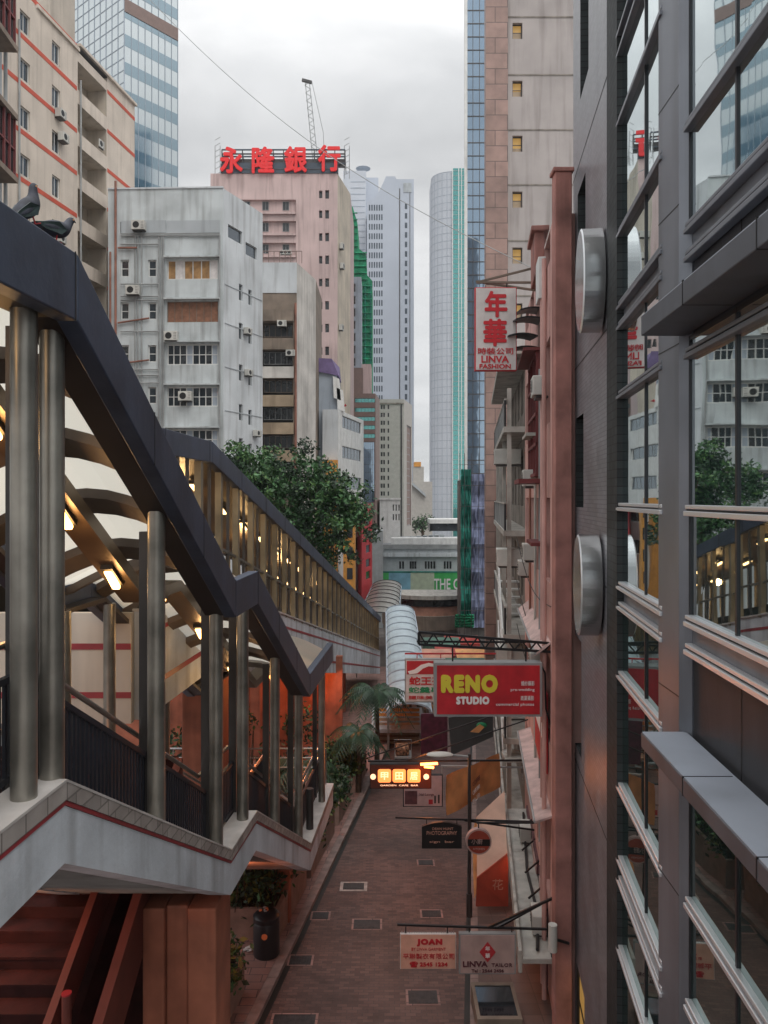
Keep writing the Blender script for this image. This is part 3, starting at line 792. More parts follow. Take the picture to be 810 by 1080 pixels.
# column between the bays
m = MB()
cy0, cy1 = 8.32, 7.66
c4 = [(PX(694.5,cy0),cy0),(PX(716,7.72),7.72),(PX(727,7.64)+.02,7.62),(4.2,7.7),(4.2,8.4)]
m.prism([(a,b,BOTZ) for a,b in c4][::-1], (0,0,TOPZ-BOTZ), 'panelmetal'); m.build('column', gl, bevel=.015)
m = MB(); fc = Face(c4[0], c4[1])
for z in (H+6.0, H+4.15, H+2.95, H+1.55, H-2.0, H-4.0, H-5.8):
    fc.box(m, 0, fc.L, z-.006, z+.006, 0, .003, 'black')
m.build('column_joint', gl)
# ledges: one metal, shade painted into the sides, light into the top sheet
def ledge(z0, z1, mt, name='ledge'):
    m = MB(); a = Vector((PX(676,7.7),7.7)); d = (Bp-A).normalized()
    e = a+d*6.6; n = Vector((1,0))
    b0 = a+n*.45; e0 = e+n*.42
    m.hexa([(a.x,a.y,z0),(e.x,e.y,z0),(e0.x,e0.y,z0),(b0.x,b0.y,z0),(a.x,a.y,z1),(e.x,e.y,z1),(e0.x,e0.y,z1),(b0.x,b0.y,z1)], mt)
    o = m.build(name, gl, bevel=.01); tp = MB(); tp.hexa([(a.x+.01,a.y-.01,z1+.002),(e.x+.01,e.y,z1+.002),(e0.x,e0.y,z1+.002),(b0.x,b0.y-.01,z1+.002),(a.x+.01,a.y-.01,z1+.008),(e.x+.01,e.y,z1+.008),(e0.x,e0.y,z1+.008),(b0.x,b0.y-.01,z1+.008)], 'ledge_lit'); tp.build('lit_top', o)
    for s_ in (1.25,2.7,4.2):
        p = a+d*s_; g = MB(); g.box(p.x-.004, p.x+.42, p.y-.006, p.y+.006, z0-.003, z1+.011, 'black'); g.build('joint', o)
ledge(H-2.50, H-2.35, 'ledge_shaded'); ledge(H+1.62, H+1.82, 'ledge_shaded')
# round steel drums on the tiled wall
for (x, yc, lab) in ((636,296,'upper'),(633,617,'lower')):
    u, z = fw.px(x, yc)
    c0 = fw.at(u, z, .0); c1 = fw.at(u, z, .36)
    m = MB(); R = .80; n = 72
    ring = lambda c, r: [c+fw.d*math.cos(2*math.pi*i/n)*r*.62+Vector((0,0,1))*math.sin(2*math.pi*i/n)*r for i in range(n)]
    for (ca, ra, cb, rb_, mt) in ((fw.at(u,z,.04),R,fw.at(u,z,.34),R,'drumsteel'),(fw.at(u,z,.34),R,fw.at(u,z,.36),R-.03,'silver'),(fw.at(u,z,0),R-.12,fw.at(u,z,.04),R-.12,'mullion')):
        a_, b_ = ring(ca,ra), ring(cb,rb_)
        for i in range(n): m.poly([a_[i],a_[(i+1)%n],b_[(i+1)%n],b_[i]], mt)
    m.poly(ring(fw.at(u,z,.04),R), 'mullion'); m.poly(ring(c1,R-.03), 'drumsteel'); 
    m.smooth = True; o = m.build('wall_drum', gl)

# ================================================================== RIGHT SIDE SHOPHOUSES
# pink tenement with the pier
pk = thing('tenement_building', 'pink stucco shophouse with tall pier and red window frames on the right', 'building', (SX(2.5,20),18,G(18)))
m = MB()
px0, px1 = PX(585.5,14.9), PX(603.5,14.9)
m.box(px0, px1, 14.9, 15.2, G(16)-.3, PZ(181,14.9), 'pinkpier')
m.box(px0-.04, px1+.04, 14.87, 15.24, PZ(181,14.9)+.003, PZ(181,14.9)+.09, 'pinkpier')
pass
m.build('pier', pk, bevel=.02)
yA, yB = 15.2, 24.0
TP = PZ(285,19)
f1 = Face((SX(1.6,yA),yA),(SX(1.6,yB),yB))
ops = []; 
for (x,y0_,y1_,wd) in ((571,355,500,1.3),(568,530,580,.9),(575,395,480,.6)):
    pass
for fl in range(5):
    zb = H-9.6+fl*3.4
    for uu in (.9, 3.0, 5.3, 7.2):
        ops.append((uu, uu+1.25, zb+1.0, zb+2.8))
m = MB(); ops = f1.wall(m, G(20)-.3, TP, ops, 'pinkfacade', .22)
closed_body(m, [(SX(1.6,yA),yA),(SX(1.6,yB),yB),(13,yB),(13,yA)], G(20)-.3, TP, 'pinkfacade', skip=(0,))
m.build('wall', pk)
for i, o in enumerate(ops): f1.window(pk, o, .2, 2, 2, 'redframe', 'pane', .07)
# red-framed bay windows standing proud of the wall
def bayw(face, parent, x, y0_, y1_, proud, wd, fm, pm='pane', rows=4):
    u, z1 = face.px(x, y0_); _, z0 = face.px(x, y1_)
    m = MB(); 
    for z in [z0+(z1-z0)*i/rows for i in range(rows+1)]: face.box(m, u, u+wd, z-.04, z+.04, 0, proud+.02, fm)
    for k in range(4): face.box(m, u+(wd-.04)*k/3, u+(wd-.04)*k/3+.04, z0+.04, z1-.04, proud-.05, proud+.01, fm)
    face.box(m, u, u+.06, z0+.04, z1-.04, 0, proud-.05, fm)
    w_ = m.build('window', parent)
    p = MB(); face.box(p, u+.02, u+wd-.02, z0+.05, z1-.05, .01, proud-.06, pm); p.build('pane', w_)
    r = MB(); face.box(r, u-.1, u+wd+.1, z1+.05, z1+.12, 0, proud+.3, fm); r.build('hood', w_)
bayw(f1, pk, 572, 372, 500, .14, 2.6, 'redframe')
# small canopies, pipes
m = MB(); u,z = f1.px(575,505); f1.box(m, u-.2, u+1.6, z-.1, z, 0, .6, 'redframe'); m.build('window_hood', pk)
m = MB()
for off, x in ((.10,577),(.12,580)):
    u,_ = f1.px(x,500); p0 = f1.at(u, G(20), off); p1 = f1.at(u, TP-.6, off); m.tube([p0,p1], .05, 'pinkfacade', 8)
m.build('drainpipe', pk)
for u, z in ((1.2,H+2.2),(4.4,H+.3),(4.4,H-1.6),(2.0,H-3.9),(6.4,H-2.2)): ac_unit(pk, f1, u, z, .6, .42, .28)
for k, (u, z0_, z1_) in enumerate(((2.7,H-8,H+3),(4.1,H-8,H+2),(5.9,H-6,H+3.5))):
    m = MB(); m.tube([f1.at(u,z0_,.06),f1.at(u,z1_,.06)], .035, ('graypipe','dirtywhite','pipe')[k], 6); m.build('pipe', pk)
for k, (u, z) in enumerate(((1.9,H-1.0),(3.6,H+1.6),(5.0,H-4.6))):
    m = MB(); f1.box(m, u, u+1.5, z-.08, z, 0, .32, ('redframe','dirtywhite','graypipe')[k]); m.build('window_hood', pk)
for k in range(3):
    m = MB(); a_ = f1.at(.3+k*.5, H-2.2-k*.9, .05); b_ = f1.at(8, H-1.2-k*1.3, .3); m.tube([a_.lerp(b_,i/8)-Vector((0,0,.5*math.sin(math.pi*i/8))) for i in range(9)], .012, 'black', 4); m.build('cable', pk)
# sloping pink canopies (px quads)
def canopy(parent, name, yn, yf, xin0, out, zi, zo, mt, th=.05):
    m = MB(); a = SX(xin0,yn); b = SX(xin0,yf)
    m.hexa([(a,yn,zi-th),(a-out,yn,zo-th),(b-out,yf,zo-th),(b,yf,zi-th),(a,yn,zi),(a-out,yn,zo),(b-out,yf,zo),(b,yf,zi)], mt)
    m.tube([(a-out,yn,zo),(b-out,yf,zo)], .025, 'graypipe', 8); return m.build(name, parent)
canopy(pk, 'canopy', 15.7, 21.8, 1.6, .36, H-6.5, H-6.62, 'tarplight')
canopy(pk, 'canopy', 16.0, 22.5, 1.6, .32, H-3.0, H-3.25, 'tarplight')
m = MB(); f1.box(m, 1.2, 3.4, H-5.9, H-4.2, .02, .12, 'redpaint'); f1.box(m, 1.3, 3.3, H-5.2, H-4.9, .122, .13, 'textwhite'); m.build('red_panel', pk)
# long stained concrete canopy over the pavement
cn = MB()
zc = H-9.3
for a, b in ((15.5,17.4),(17.4,20.2),(20.2,23.0)):
    cn.hexa([(SX(2.0,a),a,zc-.12),(SX(.98,a),a,zc-.12),(SX(.98,b),b,zc-.12),(SX(2.0,b),b,zc-.12),(SX(2.0,a),a,zc),(SX(.98,a),a,zc),(SX(.98,b),b,zc),(SX(2.0,b),b,zc)], 'dirtywhite')
    cn.hexa([(SX(.98,a),a,zc-.3),(SX(.9,a),a,zc-.3),(SX(.9,b),b,zc-.3),(SX(.98,b),b,zc-.3),(SX(.98,a),a,zc+.16),(SX(.9,a),a,zc+.16),(SX(.9,b),b,zc+.16),(SX(.98,b),b,zc+.16)], 'dirtywhite')
    cn.hexa([(SX(1.62,a),a,zc+.003),(SX(1.56,a),a,zc+.003),(SX(1.56,b),b,zc+.003),(SX(1.62,b),b,zc+.003),(SX(1.62,a),a,zc+.06),(SX(1.56,a),a,zc+.06),(SX(1.56,b),b,zc+.06),(SX(1.62,b),b,zc+.06)], 'black')
cn.build('street_canopy', pk, bevel=.02)
m = MB()
for y in (16.6,17.6,18.8,20.0,21.2): m.beam((SX(2.0,y),y,zc+.75),(SX(1.25,y),y,zc+.12), .035, .035, 'blacksteel')
m.tube([(SX(1.3,15.7),15.7,zc+.06),(SX(1.42,17),17,zc+.07),(SX(1.32,19),19,zc+.06),(SX(1.45,22.5),22.5,zc+.07)], .035, 'black', 6)
m.build('canopy_bracket', pk)
for y in (16.2, 20.6): ac_unit(pk, f1, y-yA if y > yA else .1, zc+.05, .6, .4, .3)
m = MB(); m.tube([P(583,1003,14.75), P(583,975,14.75)], .085, 'acwhite', 14); m.beam(P(583,990,14.82), P(600,995,14.88), .04,.04,'blacksteel'); m.build('wall_lamp', pk)
# shop front under the canopy
m = MB()
for (y, w_) in ((16.6,1.6),(18.9,1.8),(21.2,1.6)):
    u = y-yA; f1.box(m, u, u+w_, G(y)+.15, G(y)+2.0, .002, .05, 'posterdark'); f1.box(m, u+.1, u+w_-.1, G(y)+.9, G(y)+1.8, .052, .07, 'signpink')
m.build('shop_front', pk)
lb = PX(497,16.5)
# weeds and stuff on the canopy
wd = MB(); leaves(wd, [Vector((SX(1.75,y),y,zc+.1)) for y in [19.3+.02*i for i in range(50)]], .13, ['leaf','leafyellow'], 3)
tag(wd.build('weeds'), 'patch of green weeds growing on the stained white canopy', 'weeds', kind='stuff')

# pinkish parapet box on the roof and white fittings at top
m = MB(); f1.box(m, 2.2, 3.4, PZ(310,19), PZ(268,19), 0, .22, 'pinkpier'); f1.box(m, 2.1, 3.5, PZ(268,19), PZ(268,19)+.12, -.1, .3, 'pinkpier'); m.build('rooftop_box', pk, bevel=.02)
m = MB(); f1.box(m, 1.5, 2.15, PZ(335,18.5), PZ(295,18.5), .03, .2, 'whitebldg'); m.build('meter_box', pk, bevel=.02)
m = MB()
for k, (x, y, Yd) in enumerate(((556,345,18.6),(548,362,18.9),(552,375,19.4),(560,335,19.2))):
    c = P(x,y,Yd); pts = []
    for i in range(7):
        t = i/6; pts.append((t-.5)*.7)
    for i in range(6):
        a, b = pts[i], pts[i+1]; h = lambda s_: .22*math.cos(s_*2.2)
        m.hexa([(c.x+a,c.y-.5,c.z+h(a)-.1),(c.x+b,c.y-.5,c.z+h(b)-.1),(c.x+b,c.y+.5,c.z+h(b)),(c.x+a,c.y+.5,c.z+h(a)),
                (c.x+a,c.y-.5,c.z+h(a)-.06),(c.x+b,c.y-.5,c.z+h(b)-.06),(c.x+b,c.y+.5,c.z+h(b)+.04),(c.x+a,c.y+.5,c.z+h(a)+.04)], 'blacksteel')
m.build('black_awning', pk)

# lit shop lamps under the canopy
for y in (17.5, 20.5):
    m = MB(); X = SX(1.3,y); m.tube([(X,y,zc-.125),(X,y,zc-.2)], .09, 'lamp_orange', 12); m.build('shop_lamp', pk); lamp_light((X,y,zc-.35), 2.5, (1,.36,.16), .08)
# display case on the pavement
dc = thing('display_case', 'dark glass shop display case with pink base on the pavement at the bottom right', 'display case', (PX(520,15.6),15.6,G(15.6)+.1))
xa, xb = PX(500,15.5), PX(546,15.5); ya_, yb_ = 14.95, 16.1; zt_ = -.97
m = MB(); m.box(xa,xb,ya_,yb_,G(16)-.1,zt_-.03,'brownwall')
for q in ((xa,xb,ya_,ya_+.1),(xa,xb,yb_-.1,yb_),(xa,xa+.07,ya_+.1,yb_-.1),(xb-.07,xb,ya_+.1,yb_-.1)): m.box(*q,zt_-.03,zt_+.02,'brownwall')
m.build('frame', dc)
m = MB(); m.box(xa+.07,xb-.07,ya_+.1,yb_-.1,zt_-.028,zt_,'pane'); m.build('glass', dc)
# grey-white balconied tenement further down
wt = thing('tenement_building', 'old grey and white shophouse with stacked balconies beyond the pink one', 'building', (SX(3,30),30,G(30)))
yA, yB = 24.0, 38.0; TP2 = PZ(385,26)
f2 = Face((SX(1.75,yA),yA),(SX(1.75,yB),yB)); ops = []
for fl in range(5):
    zb = H-11+fl*3.3
    for uu in (1.0,3.2,5.4,7.6,9.8): ops.append((uu, uu+1.3, zb+.8, zb+2.6))
m = MB(); ops = f2.wall(m, G(30)-.8, TP2, ops, 'concretebeige', .25)
closed_body(m, [(SX(1.75,yA),yA),(SX(1.75,yB),yB),(14,yB),(14,yA)], G(30)-.8, TP2, 'dirtywhite', skip=(0,))
m.build('wall', wt)
for o in ops: f2.window(wt, o, .22, 2, 1, 'winframe', 'pane', .06)
for fl in range(5):
    zb = H-11+fl*3.3
    m = MB(); f2.box(m, .3, 12.6, zb-.12, zb+.06, 0, .8, 'dirtywhite')
    for u in (.3, 12.5): f2.box(m, u, u+.05, zb+.06, zb+.9, .72, .78, 'blacksteel')
    for k in range(42):
        u = .45+k*.29; f2.box(m, u, u+.04, zb+.06, zb+.9, .72, .76, 'graypipe')
    f2.box(m, .3, 12.6, zb+.9, zb+.95, .70, .78, 'dirtywhite')
    m.build('balcony', wt)
for k in range(4):
    m = MB(); u = .4+k*4; f2.box(m, u, u+.25, G(32)-.5, TP2-1, .55, .68, 'dirtywhite'); m.build('column', wt)
m = MB(); f2.box(m, -.1, 13, TP2+.003, TP2+.2, -.3, .9, 'dirtywhite'); m.build('cornice', wt)
for u, z in ((.6,H-2.2),(.6,H-5.4),(3.4,H+1.2)): ac_unit(wt, f2, u, z, .8, .55, .95)

# white fire-stair / diagonal railing below
rs = thing('outdoor_staircase', 'white railed outdoor metal stairs down the front of the grey shophouse', 'staircase', (SX(1,30),28,G(28)))
m = MB()
def seg(a, b, w=.05, mt='white'): m.beam(a, b, w, w, mt)
pts = [P(541,603,26.5), P(545,640,25.0), P(530,680,24.4), P(540,720,24.0)]
for k in range(2):
    s0 = Vector((SX(.95,30),30,H-3.2-k*2.6)); s1 = Vector((SX(.95,25),25,H-5.6-k*2.6))
    for dz in (0,.5,1.0): seg(s0+Vector((0,0,dz)), s1+Vector((0,0,dz)))
    for i in range(11):
        p = s0.lerp(s1, i/10); seg(p, p+Vector((0,0,1.0)), .035)
        m.box(p.x, p.x+.8, p.y-.15, p.y+.15, p.z-.1, p.z-.04, 'white')
m.build('railing', rs)
for k in (0,1):
    mm = MB(); mm.box(SX(.95,25)-.05, SX(2.0,25), 24.2, 25.0, H-5.75-k*2.6, H-5.65-k*2.6, 'dirtywhite'); mm.build('landing', rs)
# a third plain shophouse to join the towers
sh = thing('tenement_building', 'dim beige shophouse front beyond the balconied one', 'building', (SX(3,45),42,G(42)))
yA, yB = 38.0, 49.0
f3 = Face((SX(2.2,yA),yA),(SX(2.2,yB),yB)); ops = [(u, u+1.4, H-12+fl*3.2+1, H-12+fl*3.2+2.6) for fl in range(4) for u in (1,3.5,6,8.5)]
m = MB(); ops = f3.wall(m, G(44)-.5, H+1.5, ops, 'concretebeige', .2); closed_body(m, [(SX(2.2,yA),yA),(SX(2.2,yB),yB),(15,yB),(15,yA)], G(44)-.5, H+1.5, 'concretebeige', skip=(0,)); m.build('wall', sh)
for o in ops: f3.window(sh, o, .18, 2, 1, 'winframe', 'pane', .06)

# ================================================================== TOWERS ON THE RIGHT
tw = thing('apartment_tower', 'tall beige concrete tower with brown tile edge and lit stair windows', 'tower block', (7,50,G(50)))
Y = 50; f = Face((PX(512,Y),Y),(PX(615,Y)+3,Y))
ub,_ = f.px(535,0); ops = []
for k, y in enumerate((-27,33,94,152,211,270,329,388)):
    ops.append(f.rect(540.5, y-9, 551, y+8))
m = MB(); ops = f.wall(m, G(50)-.5, H+40, [o for o in ops], 'concretetower', .3, u0=ub)
f.box(m, 0, ub-.0, G(50)-.5, H+40, -.5, .25, 'browngranite')
closed_body(m, [(PX(535,Y),Y),(14.5,Y),(14.5,62),(PX(525,62),62)], G(50)-.5, H+40, 'concretetower', skip=(0,)); m.build('wall', tw)
m = MB()
for k, y in enumerate((-43,18,79,137,195,254,312,370)):
    _, z = f.px(540, y); f.box(m, ub+.02, f.L, z-.05, z+.05, .0, .03, 'concretebeige')
m.build('floor_band', tw)
for k, o in enumerate(ops):
    w_ = f.window(tw, o, .3, 1, 2, 'darksteel', 'litwin', .06)
    m = MB(); f.box(m, o[0]+.06, o[1]-.06, o[2]+.06, o[2]+(o[3]-o[2])*random.choice((.3,.42,.5)), -.268, -.26, 'brownwall2'); m.build('blind', w_)

bt = thing('glass_tower', 'narrow blue glass skyscraper edge rising behind the beige tower', 'skyscraper', (PX(500,90),90,G(90)))
Y = 90; x0, x1 = PX(491.5,Y), PX(530,Y); m = MB()
closed_body(m, [(x0,Y),(x1,Y),(x1+3,Y+20),(PX(493,Y+20),Y+20)], G(90)-1, H+75, 'blueglass'); m.build('glass_wall', bt)
m = MB(); f = Face((x0,Y),(x1,Y))
for i in range(60):
    z = G(90)+i*1.55; f.box(m, 0, f.L, z-.05, z+.05, 0, .06, 'darksteel')
for i in range(6):
    u = i*.78; f.box(m, u, u+.05, G(90), H+75, .01, .09, 'darksteel')
f.box(m, -.2, .14, G(90), H+75, -.2, .2, 'whitebldg')
m.build('mullion_grid', bt)

rt = thing('round_tower', 'pale round-cornered tower with a teal glass strip in the gap of sky', 'skyscraper', (PX(472,220),222,-11))
Y = 220; xa, xb, xc = PX(456,Y), PX(477,Y), PX(491,Y); zt = PZ(181,Y); m = MB(); pts = []
r = (xb-xa)
for i in range(13):
    t = math.pi/2*i/12; pts.append((xb-r*math.cos(t)*1.0, Y+r-r*math.sin(t)))
foot = pts+[(xb,Y+14),(xa,Y+14)]
closed_body(m, foot, -12, zt, 'towerwhite2'); m.smooth = True; m.build('wall', rt)
for i in range(45):
    z = zt-i*2.2; m = MB()
    for a, b in zip(pts[:-1], pts[1:]): m.beam((a[0],a[1]-.0,z),(b[0],b[1]-.0,z), .06, .14, 'bluegray')
    m.build('joint', rt)
for a in pts[::2]:
    m = MB(); m.beam((a[0],a[1]-.02,-11),(a[0],a[1]-.02,zt), .1, .1, 'bluegray'); m.build('vertical_joint', rt)
m = MB(); m.box(xb, xc, Y-.4, Y+12, -12, zt+.8, 'tealglass'); m.build('glass_strip', rt)
m = MB()
for x in (xb+.05, (xb+xc)/2-.1, xb+2.6, xc): m.box(x-.12, x+.12, Y-.55, Y-.4, -12, zt+.8, 'whitebldg')
for i in range(70): m.box(xb, xc, Y-.47, Y-.4, zt-i*1.4, zt-i*1.4+.12, 'graypipe')
m.build('mullion_grid', rt)

# scaffold netting building
ns = thing('scaffolded_building', 'building wrapped in green and lilac scaffold netting on the right street side', 'building', (PX(500,75),75,G(75)))
Y = 75
def net(name, x0, x1, y0, y1, Yd, mt, amp=.15, th=.12):
    mb = MB(); nx, nz = 14, 22; X0, X1 = PX(x0,Yd), PX(x1,Yd); Z1, Z0 = PZ(y0,Yd), PZ(y1,Yd)
    rnd = random.Random(x0)
    g = [[Vector((X0+(X1-X0)*i/nx, Yd+rnd.uniform(-amp,amp)+.25*math.sin(j*1.4), Z0+(Z1-Z0)*j/nz)) for i in range(nx+1)] for j in range(nz+1)]
    for j in range(nz):
        for i in range(nx):
            mb.poly([g[j][i],g[j][i+1],g[j+1][i+1],g[j+1][i]], mt)
            mb.poly([p+Vector((0,th,0)) for p in (g[j][i],g[j+1][i],g[j+1][i+1],g[j][i+1])], mt)
    for j in range(nz):
        for c_ in (0,nx): mb.poly([g[j][c_],g[j+1][c_],g[j+1][c_]+Vector((0,th,0)),g[j][c_]+Vector((0,th,0))], mt)
    return mb.build(name, ns)
net('netting', 486, 497, 495, 655, 74.0, 'tealnet'); net('netting', 496, 520, 500, 662, 75, 'lilacnet'); net('netting', 480, 500, 648, 662, 73.5, 'greennet')
m = MB(); m.box(PX(491,75.5), PX(530,75.5), 75.6, 84, G(76), PZ(505,75.5), 'concrete_dark'); m.build('wall', ns)
m = MB()
for x in (485,490,497,505,513): m.tube([(PX(x,73.3),73.3,G(73)),(PX(x,73.3),73.3,PZ(478,73.3))], .03, 'darksteel', 6)
for y in range(490, 650, 22): m.tube([(PX(484,73.2),73.2,PZ(y,73.2)),(PX(516,73.2),73.2,PZ(y,73.2))], .022, 'darksteel', 6)
m.build('scaffold_pole', ns)
# ================================================================== LEFT BUILDINGS
# a) cream building with red stripes
cr_ = thing('apartment_building', 'cream apartment block with red stripes and recessed balconies at upper left', 'apartment block', (-25,55,G(55)))
def AX(Y): return -31.3+.154*Y
fa = Face((AX(42),42),(AX(66),66)); z0a = G(50)-1
_, ztop1 = fa.px(76,48); _, ztopr = fa.px(128,97)
um,_ = fa.px(81,100); ur,_ = fa.px(113,100); ue,_ = fa.px(142,100)
ops = []
sp = 3.12; zs0 = fa.px(30,88)[1]
for k in range(-2, 12):
    z = zs0-k*sp+.25
    for x in (60,):
        u,_ = fa.px(x-5,100); ops.append((u, u+1.0, z-.3, z+1.15))
    u,_ = fa.px(21,100); ops.append((u, u+1.1, z-.3, z+1.05))
m = MB(); o1 = fa.wall(m, z0a, ztop1, [o for o in ops if o[3] < ztop1-.2], 'cream', .2, u1=um)
# balcony bay: recessed openings
bal = []
for k in range(0, 12):
    zt = ztop1-.7-k*sp; bal.append((um+.12, ur-.1, zt-2.1, zt))
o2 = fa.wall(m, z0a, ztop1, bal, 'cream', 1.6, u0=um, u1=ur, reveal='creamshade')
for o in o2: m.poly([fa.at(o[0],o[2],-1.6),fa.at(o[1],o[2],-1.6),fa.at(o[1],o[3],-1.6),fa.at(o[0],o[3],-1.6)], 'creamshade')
fa.wall(m, z0a, ztopr, [], 'cream', .2, u0=ur, u1=ue)
closed_body(m, [(AX(42),42),(AX(42)-14,42),(AX(62)-14,62),(fa.at(um,0).x,fa.at(um,0).y)], z0a, ztop1, 'cream', skip=(3,))
pe = fa.at(ue,0); pu = fa.at(um,0)
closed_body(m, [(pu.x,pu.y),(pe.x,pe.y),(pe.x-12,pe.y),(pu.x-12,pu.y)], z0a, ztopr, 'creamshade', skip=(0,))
m.poly([fa.at(ur,ztopr-.1),fa.at(ur,ztop1),fa.at(ur,ztop1,-10),fa.at(ur,ztopr-.1,-10)], 'cream')
m.build('wall', cr_)
for o in o1: fa.window(cr_, o, .2, 2, 1, 'winframe', 'pane', .07)
for o in o2:   # door and window at the back of each balcony
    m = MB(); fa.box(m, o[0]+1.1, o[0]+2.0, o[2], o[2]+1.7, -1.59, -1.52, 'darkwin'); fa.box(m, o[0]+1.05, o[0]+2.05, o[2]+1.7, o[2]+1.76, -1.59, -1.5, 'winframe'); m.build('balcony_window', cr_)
for k in range(-2, 10):
    z = zs0-k*sp-.55
    m = MB(); fa.box(m, .0, um, z, z+.32, 0, .02, 'stripered')
    fa.box(m, ur+.02, ue, z-1.0, z-.7, 0, .02, 'stripered'); m.build('red_stripe', cr_)
m = MB(); fa.box(m, um-5, um+.2, ztop1+.003, ztop1+.25, -.4, .15, 'cream'); fa.box(m, um+.21, ue+.1, ztopr+.003, ztopr+.2, -.4, .2, 'cream'); m.build('parapet', cr_)
m = MB(); 
a = fa.at(fa.px(48,10)[0], 0); b = fa.at(fa.px(76,10)[0], 0)
m.box(a.x-5, b.x-.6, a.y+1, b.y+2, ztop1-.1, ztop1+9, 'creamshade'); m.build('lift_tower', cr_)
for x, y in ((57,118),(60,143),(103,150),(57,250)):
    u, z = fa.px(x, y); ac_unit(cr_, fa, u, z-.3, .75, .6, .45 if x < 80 else .1)
m = MB()
for x in (19,84): 
    u,_ = fa.px(x, 100); m.tube([fa.at(u,z0a,.1),fa.at(u,ztop1-2,.1)], .07, 'graypipe', 8)
m.build('drainpipe', cr_)
m = MB()
for k in range(7):
    p = fa.at(um+.4+k*.9, ztop1-.2, -2); m.tube([p,p+Vector((0,0,1.4))], .03, 'darksteel', 6)
m.tube([fa.at(um+.4,ztop1+1.1,-2),fa.at(um+5.8,ztop1+1.1,-2)], .03, 'darksteel', 6); m.build('roof_rail', cr_)

# dark bay-windowed building at the far left edge
dl = thing('apartment_building', 'dark red-brown building with projecting bay windows at the extreme left edge', 'apartment block', (-18,33,G(33)))
fd = Face((PX(-85,28),28),(PX(2,35),35)); z0d = G(33)-1
m = MB(); fd.wall(m, z0d, H+26, [], 'graywall3', .2); closed_body(m, [(PX(-85,28),28),(PX(2,35),35),(PX(2,35)-9,36),(PX(-85,28)-9,29)], z0d, H+26, 'graywall3', skip=(0,)); m.build('wall', dl)
for k in range(-3, 6):
    _, z = fd.px(8, 60+k*135)
    for uu in (fd.L-2.6, fd.L-5.8):
        m = MB(); fd.box(m, uu, uu+2.4, z-.25, z, 0, .8, 'brownwall'); fd.box(m, uu, uu+2.4, z+2.6, z+2.85, 0, .8, 'brownwall')
        for i in range(5): fd.box(m, uu+i*.57, uu+i*.57+.09, z, z+2.6, .62, .72, 'redframe')
        fd.box(m, uu, uu+2.37, z+1.2, z+1.28, .6, .7, 'redframe'); w_ = m.build('bay_window', dl)
        p = MB(); fd.box(p, uu+.05, uu+2.35, z, z+2.6, 0, .6, 'darkwin'); p.build('pane', w_)
m = MB(); p = fd.at(fd.L+.15, z0d, .1); m.tube([p, p+Vector((0,0,60))], .09, 'graypipe', 8); m.build('drainpipe', dl)

# b) grey industrial building
gb = thing('industrial_building', 'grey weathered industrial building with rusty pipes and orange-curtained windows', 'building', (-17,60,G(60)))
Yb = 58; fb = Face((PX(114,Yb+.3),Yb+.3),(PX(235.5,Yb),Yb))
Ye = 63.2; fs = Face((PX(235.5,Yb),Yb),(PX(277,Ye),Ye)); z0b = G(60)-1; ztb = PZ(198.5,Yb)
big = [(176,274,230,295,'o'),(176,318,230,340,'w'),(176,363,230,385,'g'),(176,408,230,429,'g'),(176,453,230,474,'g'),(176,498,230,518,'g')]
small = []
for k, y in enumerate((283,328,373,417,461,505)):
    small += [(127,y-9,136,y+9),(156,y-9,165,y+9)]
small.append((127,234,135,246))
opsb = [fb.rect(*r[:4]) for r in big]+[fb.rect(*r) for r in small]
m = MB(); opsb = fb.wall(m, z0b, ztb, opsb, 'graywall', .22)
sm = []
for y in (307,348,392,434,470): sm.append(fs.rect(252,y-8,256,y+9)); sm.append(fs.rect(262,y-2,265.5,y+14))
sm.append(fs.rect(240.5,236,255.5,250)); sm.append(fs.rect(259,255,271,268))
_, zte = fs.px(277,262)
sm = fs.wall(m, z0b, ztb, sm, 'graywall2', .2)
closed_body(m, [(fb.p.x,fb.p.y),(PX(235.5,Yb),Yb),(PX(277,Ye),Ye),(PX(277,Ye)-9,Ye+5),(fb.p.x,Ye+5)], z0b, ztb, 'graywall', skip=(0,1))
m.build('wall', gb)
for i, o in enumerate(opsb):
    if i < len(big):
        t = big[i][4]
        fb.window(gb, o, .2, {'o':6,'w':7,'g':8}[t], 1 if t != 'g' else 2, 'winframe' if t != 'w' else 'brownwall', 'pane', .09 if t != 'w' else .05, mix={'o':['curtainorange','signwhite','curtainorange','curtainorange'],'w':['woodshutter'],'g':['pane','pane','darkwin','bluegray']}[t])
    else: fb.window(gb, o, .2, 1, 2, 'winframe', 'pane', .09)
for o in sm: fs.window(gb, o, .2, 1, 1, 'graypipe', 'pane', .05, sub=False)
m = MB()
for r in big+[(122,0,0,0,0)]:
    if r[1] == 0: continue
    u0,u1,za,zb = fb.rect(*r[:4]); fb.box(m, u0-.15, u1+.15, zb+.1, zb+.22, 0, .35, 'graywall')
m.build('window_hood', gb)
m = MB()
_, z = fb.px(150,204); fb.box(m, 0, fb.L, ztb+.003, ztb+.12, -.25, .08, 'graywall2')
for (x0,y0,x1,y1) in ((128,233,175,246),(176,233,232,246)):
    u0,u1,za,zb = fb.rect(x0,y0,x1,y1); fb.box(m, u0, u1, za, zb, 0, .06, 'graywall3')
m.build('panel', gb)
pp = MB(); gp = MB()
u,_ = fb.px(122.5,300); pp.tube([fb.at(u,z0b,.12),fb.at(u,ztb+.6,.12)], .09, 'pipe', 8)
u,_ = fb.px(117,300); pp.tube([fb.at(u,z0b,.12),fb.at(u,PZ(265,Yb),.12)], .08, 'pipe', 8)
